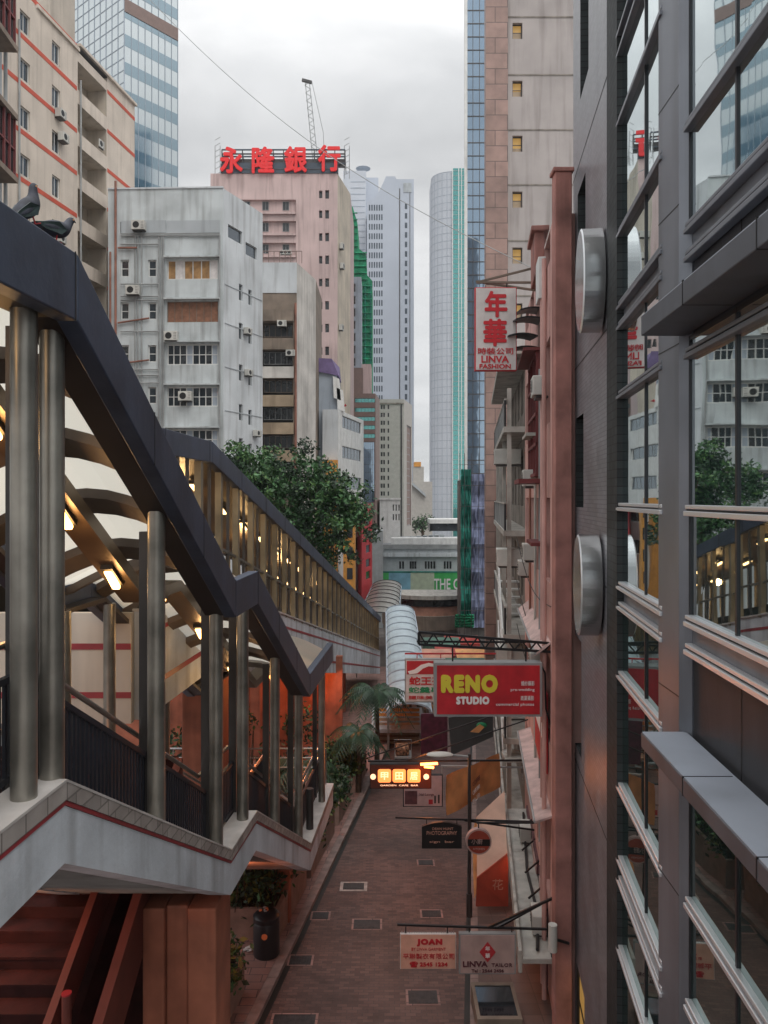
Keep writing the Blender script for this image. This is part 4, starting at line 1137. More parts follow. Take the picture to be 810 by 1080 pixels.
for (x0,y0,x1,y1) in ((125,341,158,336),(125,384,158,380),(125,262,145,262)):
    a_, b_ = fb.px(x0,y0), fb.px(x1,y1); pp.tube([fb.at(a_[0],a_[1],.15),fb.at(b_[0],b_[1],.15)], .07, 'pipe', 6)
for x in (146,150,168,173,143,171,232): 
    u,_ = fb.px(x,300); gp.tube([fb.at(u,z0b,.1),fb.at(u,PZ(248,Yb),.1)], .055, 'graypipe', 6)
for y in (247,249,258,300,313,317,350,390,396,404,440): 
    a_, b_ = fb.px(128,y), fb.px(232 if y < 250 else 168,y); gp.tube([fb.at(a_[0],a_[1],.13),fb.at(b_[0],b_[1],.13)], .05, 'graypipe', 6)
pp.build('rusty_pipe', gb); gp.build('conduit', gb)
for x, y in ((135,304),(175,352),(190,415),(141,236)): 
    u, z = fb.px(x, y); ac_unit(gb, fb, u, z-.6, 1.0, .7, .5)
for x, y in ((256,352),(257,396),(266,460)):
    u, z = fs.px(x, y); ac_unit(gb, fs, u, z, .7, .5, .4)
for y0_, y1_ in ((300,320),(341,358),(387,397),(433,438)):
    u, z = fs.px(238,y0_); m = MB(); fs.box(m, .2, fs.L-.1, z-.03, z+.03, 0, .04, 'graywall3'); m.build('side_ledge', gb)

# c) glass skyscraper
gt = thing('glass_tower', 'huge pale mirrored skyscraper with banded glass behind the left buildings', 'skyscraper', (PX(130,112),112,-11))
Yc = 110; p0, p1, p2 = (PX(60,122),122), (PX(131,Yc),Yc), (PX(187.5,117.2),117.2)
m = MB(); closed_body(m, [p0,p1,p2,(PX(150,140),140)], -12, H+85, 'towerglass2'); m.build('glass_wall', gt)
fl_, fr_ = Face(p0,p1), Face(p1,p2)
m = MB()
for k in range(60):
    z = -10+k*1.75
    fl_.box(m, 0, fl_.L, z-.05, z+.05, 0, .05, 'bluegray')
for k in range(13):
    u = fl_.L*k/12; fl_.box(m, u-.05, u+.05, -10, H+85, .01, .06, 'bluegray')
m.build('mullion_grid', gt)
m = MB()
for k in range(26):
    z = -10+k*4.0; fr_.box(m, 0, fr_.L, z, z+1.7, 0, .03, 'towerglass')
for k in range(9):
    u = fr_.L*k/8; fr_.box(m, u-.03, u+.03, -10, H+85, .035, .07, 'bluegray')
m.build('spandrel_band', gt)
m = MB(); zz = PZ(12,Yc); fr_.box(m, 0, fr_.L, zz, zz+1.9, .08, .12, 'brownoffice'); m.build('brown_band', gt)

# d) brown tenement between
bd = thing('apartment_building', 'grimy brown balconied tenement between the grey and the pink buildings', 'apartment block', (PX(305,78),80,G(80)))
Yd = 76; xa, xb_, xc = PX(268,Yd), PX(313,Yd), PX(333,82); fdn = Face((xa,Yd),(xb_,Yd)); fdr = Face((xb_,Yd),(xc,82)); zt = PZ(277,Yd); z0 = G(80)-1
ops = [fdn.rect(276,y,309,y+18) for y in (340,369,399,428,458,487)]+[fdn.rect(277,286,291,300)]
m = MB(); ops = fdn.wall(m, z0, zt, ops, 'brownwall', .9, reveal='brownwall')
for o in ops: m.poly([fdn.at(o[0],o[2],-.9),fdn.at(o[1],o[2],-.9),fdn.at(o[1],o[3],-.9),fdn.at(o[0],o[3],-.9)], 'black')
fdr.wall(m, z0, zt, [], 'spall', .2)
closed_body(m, [(xa,Yd),(xb_,Yd),(xc,82),(xc,90),(xa,90)], z0, zt, 'brownwall', skip=(0,1)); m.build('wall', bd)
m = MB(); u0,u1,za,zb = fdn.rect(270,277,314,309); fdn.box(m, 0, fdn.L, za, zt, .003, .06, 'graywall2'); m.build('upper_panel', bd)
for k, y in enumerate((327,357,387,417,446,475)):
    m = MB(); u0,u1,za,zb = fdn.rect(275,y,310,y+12); fdn.box(m, 0, u1, za, zb, 0.003, .3, ('brownwall','brownwall','spall','brownwall2','brownwall2','brownwall2')[k]); m.build('balcony', bd)
for i, o in enumerate(ops[:6]): fdn.window(bd, (o[0]+.1,o[1]-.1,o[2]+.35,o[3]-.1), .7, 5, 1, 'graypipe' if i%2 else 'brownwall', 'darkwin', .06, sub=False)
for x, y in ((293,341),(297,494),(302,372)): u, z = fdn.px(x,y); ac_unit(bd, fdn, u, z-.4, .9, .6, .5)
m = MB(); u,_ = fdn.px(312,400); m.tube([fdn.at(u,z0,.15),fdn.at(u,PZ(320,Yd),.15)], .12, 'pipe', 8); m.build('rusty_pipe', bd)
m = MB()
for k in range(9): p = fdn.at(.3+k*.55, zt, -.2); m.tube([p,p+Vector((0,0,1.2))], .04, 'brownoffice', 6)
m.tube([fdn.at(.3,zt+1.2,-.2),fdn.at(4.7,zt+1.2,-.2)], .04, 'brownoffice', 6); m.build('roof_rail', bd)

# e) pink bank building with rooftop sign
pb = thing('bank_building', 'tall pink building carrying a rooftop frame of red characters', 'building', (PX(300,105),108,G(105)))
Yp = 105; fpn = Face((PX(222,Yp),Yp),(PX(356,Yp),Yp)); fps = Face((PX(356,Yp),Yp),(PX(369.5,112),112)); z0 = G(105)-1; zt = PZ(183,Yp)
ops = []
for k, y in enumerate((205,226,250,274,298,322,346,370,394,418)):
    ops += [fpn.rect(336.5,y-4,340,y+4), fpn.rect(343,y-4.5,347,y+4.5)]
rec = [fpn.rect(232,y,312,y+14) for y in (210.5,233,256,279,302,325)]
m = MB(); oo = fpn.wall(m, z0, zt, ops+rec, 'pinkwall', .5)
nops = oo[:len(ops)]; nrec = oo[len(ops):]
for o in nrec: m.poly([fpn.at(o[0],o[2],-.5),fpn.at(o[1],o[2],-.5),fpn.at(o[1],o[3],-.5),fpn.at(o[0],o[3],-.5)], 'pinkwall')
fps.wall(m, z0, zt, [], 'creamside', .2)
closed_body(m, [(PX(222,Yp),Yp),(PX(356,Yp),Yp),(PX(369.5,112),112),(PX(369.5,112),125),(PX(222,Yp),125)], z0, zt, 'pinkwall', skip=(0,1)); m.build('wall', pb)
for o in nops: fpn.window(pb, o, .4, 1, 1, 'darksteel', 'darkwin', .04, sub=False)
for o in nrec:
    for fx in (.3,.55,.82): 
        L_ = o[1]-o[0]; fpn.window(pb, (o[0]+L_*fx, o[0]+L_*fx+.9, o[2]+.5, o[3]-.1), .5, 2, 1, 'graypipe', 'darkwin' if fx != .3 else 'pane', .05, sub=False)
m = MB()
for o in nrec: fpn.box(m, o[0], o[1], o[2]-.25, o[2], 0, .35, 'pinkwall')
m.build('ledge', pb)
m = MB(); fpn.box(m, fpn.px(233,180)[0], fpn.L+.1, zt+.003, zt+1.3, -.4, .1, 'slate'); fpn.box(m, fpn.px(233,180)[0], fpn.L+.1, zt+.5, zt+.6, .1, .14, 'darksteel'); m.build('parapet', pb)
for x, y in ((296,267),(300,267),(304,267)): u, z = fpn.px(x,y); ac_unit(pb, fpn, u, z-.3, .5, .6, .4)
for x,y in ((357.5,262),(358,283),(357,348)): u, z = fps.px(x,y); ac_unit(pb, fps, max(.1,u), z, .8, .8, .5)
# rooftop sign
rsg = thing('rooftop_sign', 'huge red bank characters on a steel frame on the pink building roof', 'sign', (PX(298,Yp),Yp-1,zt+1.9))
m = MB(); za, zb = PZ(184,Yp)+1.5, PZ(158,Yp); xl, xr = PX(234,Yp), PX(364,Yp)
for z in (za, (za+zb)/2, zb, za+1.3): m.beam((xl,Yp,z),(xr,Yp,z), .16, .16, 'slate' if z != za+1.3 else 'darksteel')
n = 12
for i in range(n+1):
    x = xl+(xr-xl)*i/n; m.beam((x,Yp,za-.3),(x,Yp,zb), .12, .12, 'darksteel')
    m.beam((x,Yp,zb),(x,Yp+2.5,za-.3), .09, .09, 'darksteel')
for i in range(0, n, 3):
    x = xl+(xr-xl)*i/n; x2 = xl+(xr-xl)*(i+1)/n; m.beam((x,Yp,za),(x2,Yp,zb), .08, .08, 'darksteel')
m.box(xl,xr,Yp+.2,Yp+.5,za-.4,za+.7,'darksteel')
m.build('support_frame', rsg)
for ch, x, y in (('永',244.5,172),('隆',278,172),('銀',312,171.5),('行',347.5,170)):
    text(ch, 3.5, Vector((PX(x,Yp),Yp-.35,PZ(y-2,Yp))), 'neonred', rsg, 'character', width=3.1, height=3.6, bold=.028, ext=.12)
m = MB(); 
for xx in (PX(226,Yp), PX(363,Yp)):
    for d in (0,.7): m.tube([(xx+d,Yp+.5,zt-.5),(xx+d,Yp+.5,PZ(152,Yp))], .05, 'graypipe', 6)
    for k in range(7): m.beam((xx,Yp+.5,zt+k*.8),(xx+.7,Yp+.5,zt+k*.8+.4), .05,.05,'graypipe')
m.build('ladder_mast', pb)
# crane
cn_ = thing('tower_crane', 'thin lattice crane jib rising behind the rooftop sign', 'crane', (PX(330,150),150,-11))
m = MB(); b0, b1 = P(333,175,150), P(324,86,150)
for s_ in (-.5,.5):
    m.beam(b0+Vector((s_*1.0,0,0)), b1+Vector((s_*.8,0,0)), .09, .09, 'graypipe')
    m.beam(b0+Vector((s_*1.0,1.0,0)), b1+Vector((s_*.8,.6,0)), .09, .09, 'graypipe')
for i in range(22):
    p, q_ = b0.lerp(b1,i/22), b0.lerp(b1,(i+1)/22); s_ = -1 if i%2 else 1
    m.beam(p+Vector((.55*s_,0,0)), q_-Vector((.55*s_,0,0)), .09, .09, 'graypipe')
m.build('jib', cn_)
m = MB(); m.box(b0.x-1.1,b0.x+1.1,149,151.2,-12,b0.z,'graypipe'); m.build('mast', cn_)
m = MB(); m.beam(b1+Vector((-1,0,.3)), b1+Vector((.9,0,-.2)), .5,.5,'darksteel'); m.tube([b1+Vector((.9,0,0)), P(341,140,150), P(342,165,150)], .04, 'darksteel', 5); m.build('hook_head', cn_)

# k) blue-grey building with purple tarp, white strip building, orange and red ones
kb_ = thing('industrial_building', 'blue-grey blank-walled building with purple tarpaulin on its roof', 'building', (PX(345,86),88,G(86)))
Yk = 86; m = MB(); x0,x1,x2 = PX(331,Yk), PX(355.5,Yk), PX(359,92)
closed_body(m, [(x0,Yk),(x1,Yk),(x2,92),(x0,92)], G(86)-1, PZ(392,Yk), 'bluegray'); m.build('wall', kb_)
m = MB(); zt = PZ(391,Yk); m.hexa([(x0-.2,Yk-.3,zt),(x1+.2,Yk-.3,zt-.6),(x1+.2,91,zt-.6),(x0-.2,91,zt),(x0-.2,Yk-.3,zt+1.4),(x1-.6,Yk-.3,zt+1.3),(x1,91,zt+1.2),(x0-.2,91,zt+1.6)], 'purpletarp'); m.build('tarpaulin', kb_)
m = MB(); m.tube([(x1+.05,Yk-.12,G(86)+2),(x1+.05,Yk-.12,PZ(435,Yk)),(x1+1.0,Yk-.12,PZ(427,Yk))], .14, 'redpaint', 8); m.build('red_pipe', kb_)
for x, y in ((357,405),(361,417)): 
    m = MB(); p = P(x,y,Yk); m.hexa([(p.x-.5,p.y-.5,p.z-1.6),(p.x+.3,p.y-.5,p.z-1.9),(p.x+.3,p.y,p.z-1.9),(p.x-.5,p.y,p.z-1.6),(p.x-.6,p.y-.5,p.z+.8),(p.x+.1,p.y-.5,p.z+.5),(p.x+.1,p.y,p.z+.5),(p.x-.6,p.y,p.z+.8)], 'white'); m.build('loose_sheet', kb_)
wb = thing('office_building', 'white low block with long strip windows above the treetop', 'office building', (PX(365,84),86,G(84)))
Yw = 84; fwb = Face((PX(356.5,Yw),Yw),(PX(383.5,96),96)); zt = fwb.px(357,432)[1]
ops = [fwb.rect(361,y,381,y+h) for y,h in ((438,13),(470,13),(502,14),(536,15),(570,15))]
m = MB(); ops = fwb.wall(m, G(90)-1, zt, ops, 'whitebldg', .2); closed_body(m, [(PX(356.5,Yw),Yw),(PX(383.5,96),96),(PX(340,96),96),(PX(340,Yw),Yw+.1)], G(90)-1, zt, 'graywall2', skip=(0,)); m.build('wall', wb)
for o in ops: fwb.window(wb, o, .18, 6, 1, 'graypipe', 'pane', .08, sub=False)
m = MB(); m.box(PX(340,83),PX(356,83),83,84,G(83),PZ(485,83),'orangewall'); m.box(PX(362,80),PX(374,80),80,83,G(80),PZ(525,80),'orangewall')
o_ = m.build('orange_annex', wb)
m = MB()
for k in range(4): m.box(PX(366,80),PX(372,80),79.95,80,PZ(545+22*k,80),PZ(533+22*k,80),'darkwin')
m.build('annex_window', wb)
rb_ = thing('shop_building', 'narrow bright red building with dark windows beside the white block', 'building', (PX(386,88),88,G(88)))
m = MB(); Yr = 88; fr2 = Face((PX(381.5,Yr),Yr),(PX(392.5,93),93)); zt = PZ(532,Yr)
ops = [fr2.rect(386,y,391,y+9) for y in (545,560,575,590,603)]
ops = fr2.wall(m, G(90)-1, zt, ops, 'redpaint', .2); closed_body(m, [(PX(381.5,Yr),Yr),(PX(392.5,93),93),(PX(375,95),95)], G(90)-1, zt, 'redpaint', skip=(0,)); m.build('wall', rb_)
for o in ops: fr2.window(rb_, o, .15, 1, 1, 'redpaint', 'pane', .05, sub=False)

# f) green netted building
gn = thing('scaffolded_building', 'tall tower wrapped in bright green scaffold netting behind the pink building', 'building', (PX(380,135),136,-11))
Yg = 135; m = MB(); rnd = random.Random(3)
prof = [(368,215),(372,218),(377,235),(378,262),(386,268),(387,290),(392.5,296),(392.5,420)]
pts = [(PX(x,Yg),PZ(y,Yg)) for x,y in prof]
m.prism([(PX(366,Yg),Yg,-12)]+[(PX(366,Yg),Yg,PZ(214,Yg))]+[(x,Yg,z) for x,z in pts]+[(PX(392.5,Yg),Yg,-12)], (0,10,0), 'greennet')
m.build('netting', gn)
m = MB()
for k in range(28):
    z = PZ(225+k*7,Yg); xr = PX(377 if k < 6 else 387 if k < 11 else 392.6,Yg); 
    m.tube([(PX(366,Yg),Yg-.12-.1*rnd.random(),z),(xr,Yg-.15,z)], .12, 'greennet', 5)
for x in (372,378,385,391): m.tube([(PX(x,Yg),Yg-.15,-11),(PX(x,Yg),Yg-.15,PZ(300,Yg))], .1, 'tealnet', 5)
m.build('scaffold_pole', gn)
gs = Face((PX(367,128),128),(PX(381,128),128)); m = MB(); ops = [gs.rect(370,y,375,y+9) for y in range(299,386,13)]
ops = gs.wall(m, G(120)-1, PZ(292,128), ops, 'bluegray', .3); closed_body(m, [(PX(367,128),128),(PX(381,128),128),(PX(381,128),134),(PX(367,128),134)], G(120)-1, PZ(292,128), 'bluegray', skip=(0,)); m.build('uncovered_wing', gn)
for o in ops: gs.window(gn, o, .25, 2, 1, 'graypipe', 'darkwin', .08, sub=False)

# g) white hotel towers
h1 = thing('hotel_tower', 'tall white tower with slim dark window columns, right of the green netting', 'skyscraper', (PX(412,250),250,-11))
Yh = 250; fh = Face((PX(387,Yh),Yh),(PX(436.5,Yh),Yh)); zt = PZ(189,Yh)
m = MB(); top = []
a_, b_, c_, d_ = PX(387,Yh), PX(407,Yh), PX(410,Yh), PX(436.5,Yh)
prof = [(a_,PZ(212,Yh))]+[(a_+(b_-a_)*i/8, PZ(212-26*(i/8)**2.0,Yh)) for i in range(1,9)]+[(c_+2,PZ(186,Yh)),(c_+2.5,PZ(189,Yh)),(d_,PZ(189,Yh)),(d_,-12),(a_,-12)]
m.prism([(x,Yh,z) for x,z in prof], (0,18,0), 'towerwhite'); m.build('wall', h1)
m = MB()
for i in range(70):
    z = PZ(216,Yh)-i*3.1
    if z < 20: break
    for x in (389,391.6,394.2,396.8,399.4,402): m.box(PX(x,Yh),PX(x+1.5,Yh),Yh-.03,Yh+.3,z-1.9,z,'slate')
    m.box(PX(427,Yh),PX(429.5,Yh),Yh-.03,Yh+.3,z-1.4,z+.4,'slate')
o = m.build('window', h1); tag(o, None, None, kind='stuff')
m = MB(); m.box(PX(421,Yh),PX(422,Yh),Yh-.1,Yh,-10,zt-3,'darksteel'); m.box(PX(432,Yh),PX(432.6,Yh),Yh-.1,Yh,-10,zt-3,'darksteel'); m.box(PX(425.5,Yh),PX(434,Yh),Yh-.15,Yh,PZ(203,Yh),PZ(193,Yh),'graywall3'); m.build('groove', h1)
h2 = thing('hotel_tower', 'grey-white slab tower with a dish on its roof, left of the taller white one', 'skyscraper', (PX(380,230),230,-11))
m = MB(); Yh2 = 262; m.box(PX(362,Yh2),PX(386,Yh2),Yh2,Yh2+16,-12,PZ(180,Yh2),'towerwhite2'); m.box(PX(386,Yh2),PX(399,Yh2),Yh2+1,Yh2+14,-12,PZ(186,Yh2),'towerwhite'); m.build('wall', h2)
m = MB(); m.tube([P(383,180,Yh2+4), P(383,178,Yh2+4)], [.4,2.6], 'bluegray', 12); m.build('dish', h2)
m = MB()
for i in range(30): m.box(PX(370,Yh2),PX(385,Yh2),Yh2-.08,Yh2,PZ(192+i*6.5,Yh2),PZ(191.4+i*6.5,Yh2),'bluegray')
m.build('joint', h2)

# mid distance: brown office with ribbon windows, beige office
bo = thing('office_building', 'brown office block with dark teal ribbon windows in the centre distance', 'office building', (PX(387,125),127,-11))
Yo = 125; fo = Face((PX(372,Yo),Yo),(PX(396,Yo),Yo)); foR = Face((PX(396,Yo),Yo),(PX(400.5,133),133)); zt = PZ(415,Yo)
ops = [fo.rect(374,y,395.5,y+4.5) for y in (420,430,439.5,448.5,457.5)]+[fo.rect(383,466,395,530)]
m = MB(); ops = fo.wall(m, -12, zt, ops, 'brownoffice', .3); foR.wall(m, -12, zt, [], 'brownoffice'); closed_body(m, [(PX(372,Yo),Yo),(PX(396,Yo),Yo),(PX(400.5,133),133),(PX(372,Yo),137)], -12, zt, 'brownoffice', skip=(0,1)); m.build('wall', bo)
for o in ops: fo.window(bo, o, .25, 6, 1 if o[3]-o[2] < 3 else 8, 'darksteel', 'tealglass' if o[3]-o[2] < 3 else 'blueglass', .05, sub=False)
m = MB(); m.box(PX(372,Yo+4),PX(391.5,Yo+4),Yo+4,Yo+9,zt-1,PZ(384,Yo+4),'pinkwall'); m.box(PX(372,Yo+3.9),PX(383,Yo+3.9),Yo+2,Yo+3.9,zt,PZ(390,Yo+4),'brownoffice'); m.build('rooftop_block', bo)
bg = thing('office_building', 'beige office slab with two columns of small dark windows', 'office building', (PX(418,150),152,-11))
Ybg = 150; f = Face((PX(400,Ybg),Ybg),(PX(426,Ybg),Ybg)); fR = Face((PX(426,Ybg),Ybg),(PX(434.5,160),160)); zt = PZ(421,Ybg)
ops = []
for k in range(12):
    y = 427+k*8.3; ops += [f.rect(401.5,y,403.5,y+4.5), f.rect(404.2,y,406,y+4.5), f.rect(408.8,y,410.4,y+4.5)]
m = MB(); ops = f.wall(m, -12, zt, ops, 'beigeoffice', .3); sp_ = [fR.rect(429,448,433.5,555)]; sp_ = fR.wall(m, -12, zt, sp_, 'beigeoffice', .3, reveal='brownoffice')
closed_body(m, [(PX(400,Ybg),Ybg),(PX(426,Ybg),Ybg),(PX(434.5,160),160),(PX(400,160),160)], -12, zt, 'beigeoffice', skip=(0,1)); m.build('wall', bg)
for o in ops: f.window(bg, o, .25, 1, 1, 'darksteel', 'darkwin', .04, sub=False)
for o in sp_: fR.window(bg, o, .25, 1, 14, 'graypipe', 'brownoffice', .2, sub=False)
m = MB(); f.box(m, 0, f.L, zt-1, zt-.7, 0, .15, 'concretebeige'); u,_ = f.px(422.5,500); f.box(m, u, u+.3, -10, zt-1, 0, .1, 'darksteel'); m.build('band', bg)
wl = thing('office_building', 'small white pedimented building below the beige slab', 'office building', (PX(410,128),130,-11))
m = MB(); f = Face((PX(400.5,128),128),(PX(422,128),128)); zt = PZ(527,128); ops = [f.rect(x,y,x+1.7,y+7) for x in (414,417,420) for y in (532,542)]
ops = f.wall(m, -12, zt, ops, 'whitebldg', .3); closed_body(m, [(PX(400.5,128),128),(PX(422,128),128),(PX(422,128),136),(PX(400.5,128),136)], -12, zt, 'whitebldg', skip=(0,)); m.build('wall', wl)
for o in ops: f.window(wl, o, .25, 1, 1, 'winframe', 'darkwin', .06, sub=False)
m = MB(); f.box(m, -.1, f.L+.1, zt+.003, zt+.3, -.3, .2, 'white'); m.build('cornice', wl)
dw = thing('government_building', 'distant low white block in the gap between the towers', 'building', (PX(445,200),202,-11))
m = MB(); Yq = 200; m.box(PX(432,Yq),PX(456,Yq),Yq,Yq+10,-12,PZ(508,Yq),'beigeoffice'); m.box(PX(436,Yq+1),PX(447,Yq+1),Yq+1,Yq+6,PZ(508,Yq),PZ(492,Yq),'beigeoffice'); m.build('wall', dw)
m = MB(); m.box(PX(437,Yq+1),PX(444,Yq+1),Yq+.8,Yq+6,PZ(492,Yq)+.01,PZ(487,Yq),'orangewall'); m.hexa([(PX(433,Yq-1),Yq-1,PZ(510,Yq)),(PX(449,Yq-1),Yq-1,PZ(524,Yq)),(PX(449,Yq-1),Yq-.1,PZ(524,Yq)),(PX(433,Yq-1),Yq-.1,PZ(510,Yq)),(PX(433,Yq-1),Yq-1,PZ(507,Yq)),(PX(449,Yq-1),Yq-1,PZ(521,Yq)),(PX(449,Yq-1),Yq-.1,PZ(521,Yq)),(PX(433,Yq-1),Yq-.1,PZ(507,Yq))],'graywall3'); m.build('roof', dw)
m = MB(); leaves(m, clump_points(P(442,553,190),(2.2,1.5,1.5),120)+clump_points(P(449,551,190),(2.2,1.5,1.8),120), .8, ['leafdark','leaf'], 2)
tr = thing('tree', 'tiny dark tree in front of the distant white block', 'tree', (PX(446,190),190,-11)); m.build('crown', tr)
m = MB(); m.tube([(PX(446,190),190,-11),(PX(446,190),190,PZ(552,190))], .4, 'bark', 6); m.build('trunk', tr)

# market hall at the end of the street
mk = thing('market_hall', 'long low grey market building across the end of the street with flat roof', 'building', (PX(440,122),124,-11))
Ym = 122; f = Face((PX(403,Ym),Ym),(PX(500,Ym),Ym)); zt = PZ(575,Ym)
ops = [f.rect(x,592,x+2.2,600) for x in (421,424,432,434.5,437,448,451,454,457,468,471,474)]
m = MB(); ops = f.wall(m, -12, zt, ops, 'marketwall', .3); closed_body(m, [(PX(403,Ym),Ym),(PX(500,Ym),Ym),(PX(500,150),150),(PX(403,150),150)], -12, zt, 'marketwall', skip=(0,)); m.build('wall', mk)
for o in ops: f.window(mk, o, .25, 1, 1, 'darksteel', 'darkwin', .05, sub=False)
m = MB(); f.box(m, 0, f.L, PZ(587,Ym), PZ(583,Ym), .003, .5, 'graywall2'); f.box(m, 0, f.L, PZ(579,Ym), zt+.1, -.2, .25, 'graypipe'); f.box(m, 1.5, f.L, zt+.1, zt+1.1, -3, -.5, 'white'); f.box(m, f.L*.55, f.L, zt+1.9, zt+3.2, -14, -8, 'darkwin'); f.box(m, f.L*.55, f.L, zt+3.2, zt+3.9, -15, -7.5, 'white'); m.build('roof_structure', mk)
for k in range(9):
    m = MB(); u = 1.5+k*1.15; f.box(m, u, u+.7, zt+.1, zt+.8, -8-k*1.6, -6.6-k*1.6, 'graywall3'); m.build('vent', mk)
bn = thing('street_banner', 'long green, blue and pale hoarding reading THE C across the street end', 'banner', (PX(445,118),118,-10.8))
Yq = 118; m = MB(); za, zb = PZ(641,Yq), PZ(604,Yq)
for x0,x1,mt in ((394,410,'bannergreen'),(410,433,'bannerblue'),(433,458,'bannerpale'),(458,500,'bannergreen')): m.box(PX(x0,Yq),PX(x1,Yq),Yq,Yq+.3,za,zb,mt)
m.box(PX(394,Yq),PX(500,Yq),Yq-.05,Yq+.35,zb,zb+.2,'tealnet'); m.build('board', bn)
text('THE C', 2.0, Vector((PX(471,Yq),Yq-.06,PZ(616,Yq))), 'textwhite', bn, width=3.9, height=1.7, bold=.02, ext=.02)
m = MB(); m.box(PX(392,116),PX(404,116),116,121,-12,PZ(560,116),'marketwall'); t_ = m.build('wall', mk)
# curved low building in front
cb = thing('round_kiosk_building', 'low curved building with striped rounded front below the green hoarding', 'building', (PX(458,95),97,G(95)))
m = MB(); cx, cy = PX(455,98), 101
for k, (z0_, z1_, rr, mt) in enumerate(((G(95)-.5,PZ(665,95),6.0,'concretebeige'),(PZ(665,95),PZ(650,95),6.3,'brownwall'),(PZ(650,95),PZ(640,95),6.0,'tarppink'),(PZ(640,95),PZ(632,95),6.2,'darkwin'),(PZ(632,95),PZ(628,95),6.8,'dirtywhite'))):
    r1 = [(cx+rr*math.cos(a)*1.0, cy+rr*math.sin(a)) for a in [math.pi*(1+i/24) for i in range(25)]]
    closed_body(m, r1, z0_, z1_, mt, roof='dirtywhite')
m.smooth = True; m.build('wall', cb)
# ================================================================== roofs of further walkways
def barrel(name, label, cat, a, b, w, rise, mt, ribmt, nrib, parts='roof'):
    t = thing(name, label, cat, (a.x,a.y,G(a.y))); m = MB(); r = MB(); ns = 10
    d = (b-a); s_ = Vector((-d.y,d.x,0)).normalized()
    def pt(k, u, lift=0): 
        c = a.lerp(b,k); th = math.pi*u; return c+s_*(w/2*math.cos(th))+Vector((0,0,rise*math.sin(th)+lift))
    for i in range(nrib):
        k0, k1 = i/nrib, (i+1)/nrib
        for j in range(ns):
            m.poly([pt(k0,j/ns),pt(k1,j/ns),pt(k1,(j+1)/ns),pt(k0,(j+1)/ns)], mt)
    for i in range(nrib+1):
        r = MB()
        for j in range(ns): r.beam(pt(i/nrib,j/ns,.03), pt(i/nrib,(j+1)/ns,.03), .09, .07, ribmt, up=(0,1,0))
        r.build('rib', t)
    m.smooth = True; m.build('roof', t)
    e = MB()
    for s2 in (-1,1): e.beam(a+s_*w/2*s2-Vector((0,0,.1)), b+s_*w/2*s2-Vector((0,0,.1)), .16, .3, 'bluegray')
    e.build('edge_beam', t)
    c = MB()
    for i in range(0, nrib+1, 2):
        for s2 in (-1,1):
            p = a.lerp(b,i/nrib)+s_*w/2*s2; c.beam((p.x,p.y,G(p.y)),(p.x,p.y,p.z-.2), .1, .1, 'steel')
    c.build('posts', t); e2 = MB()
    return t
barrel('covered_steps', 'pale arched plastic roof over steps coming down beside the palm', 'covered walkway', P(432,752,37), P(422,645,58), 2.05, .45, 'panel_blue', 'bluegray', 12)
barrel('covered_walkway', 'shiny arched metal walkway roof beyond the end of the escalator walkway', 'covered walkway', P(398,655,63), P(408,618,92), 3.4, .7, 'steelroof', 'darksteel', 8)

# market stalls down the street
st = [(445,52,'tarpred',1.5),(470,50,'tarppink',1.6),(492,54,'tarpgreen',1.5),(455,60,'tarppink',1.6),(480,62,'tarpred',1.6),(500,60,'awning',1.4),(465,70,'tarpgreen',1.7),(487,72,'tarpred',1.6),(440,46,'awningred',1.4)]
names = {'tarpred':'red','tarppink':'faded pink','tarpgreen':'dull green','awning':'orange','awningred':'brick red'}
stl = ['nearest of the two left by the covered steps','just left of the one in street middle','under the lilac netting end','in the middle row beyond the sign truss','mid street, behind the pink one','tucked against the right shop fronts','far row, left one','far row by the netting','closest stall, beside the arched steps']
for (x, Yt, mt, w_), wh in zip(st, stl):
    X = PX(x,Yt); z = G(Yt)
    t = thing('market_stall', names[mt]+' tarpaulin market stall, '+wh, 'market stall', (X,Yt,z), 'street market stalls')
    m = MB(); h = 2.3
    m.hexa([(X-w_,Yt-1,z+h-.15),(X+w_,Yt-1,z+h-.15),(X+w_,Yt+1,z+h+.25),(X-w_,Yt+1,z+h+.25),(X-w_,Yt-1,z+h-.1),(X+w_,Yt-1,z+h-.1),(X+w_,Yt+1,z+h+.3),(X-w_,Yt+1,z+h+.3)], mt)
    for i in range(12): xx = X-w_+i*w_/6; m.box(xx+.01, xx+w_/6-.01, Yt-1.03, Yt-1.0, z+h-.4-.04*(i%2), z+h-.1, mt)
    m.build('tarpaulin', t)
    m = MB()
    for sx in (-1,1):
        for sy in (-1,1): m.beam((X+sx*(w_-.06),Yt+sy*.95,z),(X+sx*(w_-.06),Yt+sy*.95,z+h), .05,.05,'graypipe')
    m.build('frame', t)
    m = MB(); m.box(X-w_+.15,X+w_-.15,Yt-.8,Yt+.6,z+.1,z+.85,'wood'); m.build('counter', t)
    m = MB()
    for i in range(14): a = random.uniform(-w_+.2,w_-.5); b = random.uniform(-.7,.3); m.box(X+a,X+a+.28,Yt+b,Yt+b+.22,z+.853,z+.853+random.uniform(.1,.35),random.choice(['goods','signwhite','tarpred','awning']))
    m.build('goods', t)

# ================================================================== SIGNS
def board(t, x0, x1, z0, z1, Y, th, face, frame, fw=.05, skew=0):
    m = MB(); m.box(x0,x1,Y,Y+th,z0,z1,frame); m.build('frame', t, bevel=.008)
    m = MB(); m.box(x0+fw,x1-fw,Y-.012,Y-.001,z0+fw,z1-fw,face); m.build('face', t)
def spx(x0,y0,x1,y1,Y): return PX(x0,Y),PX(x1,Y),PZ(y1,Y),PZ(y0,Y)
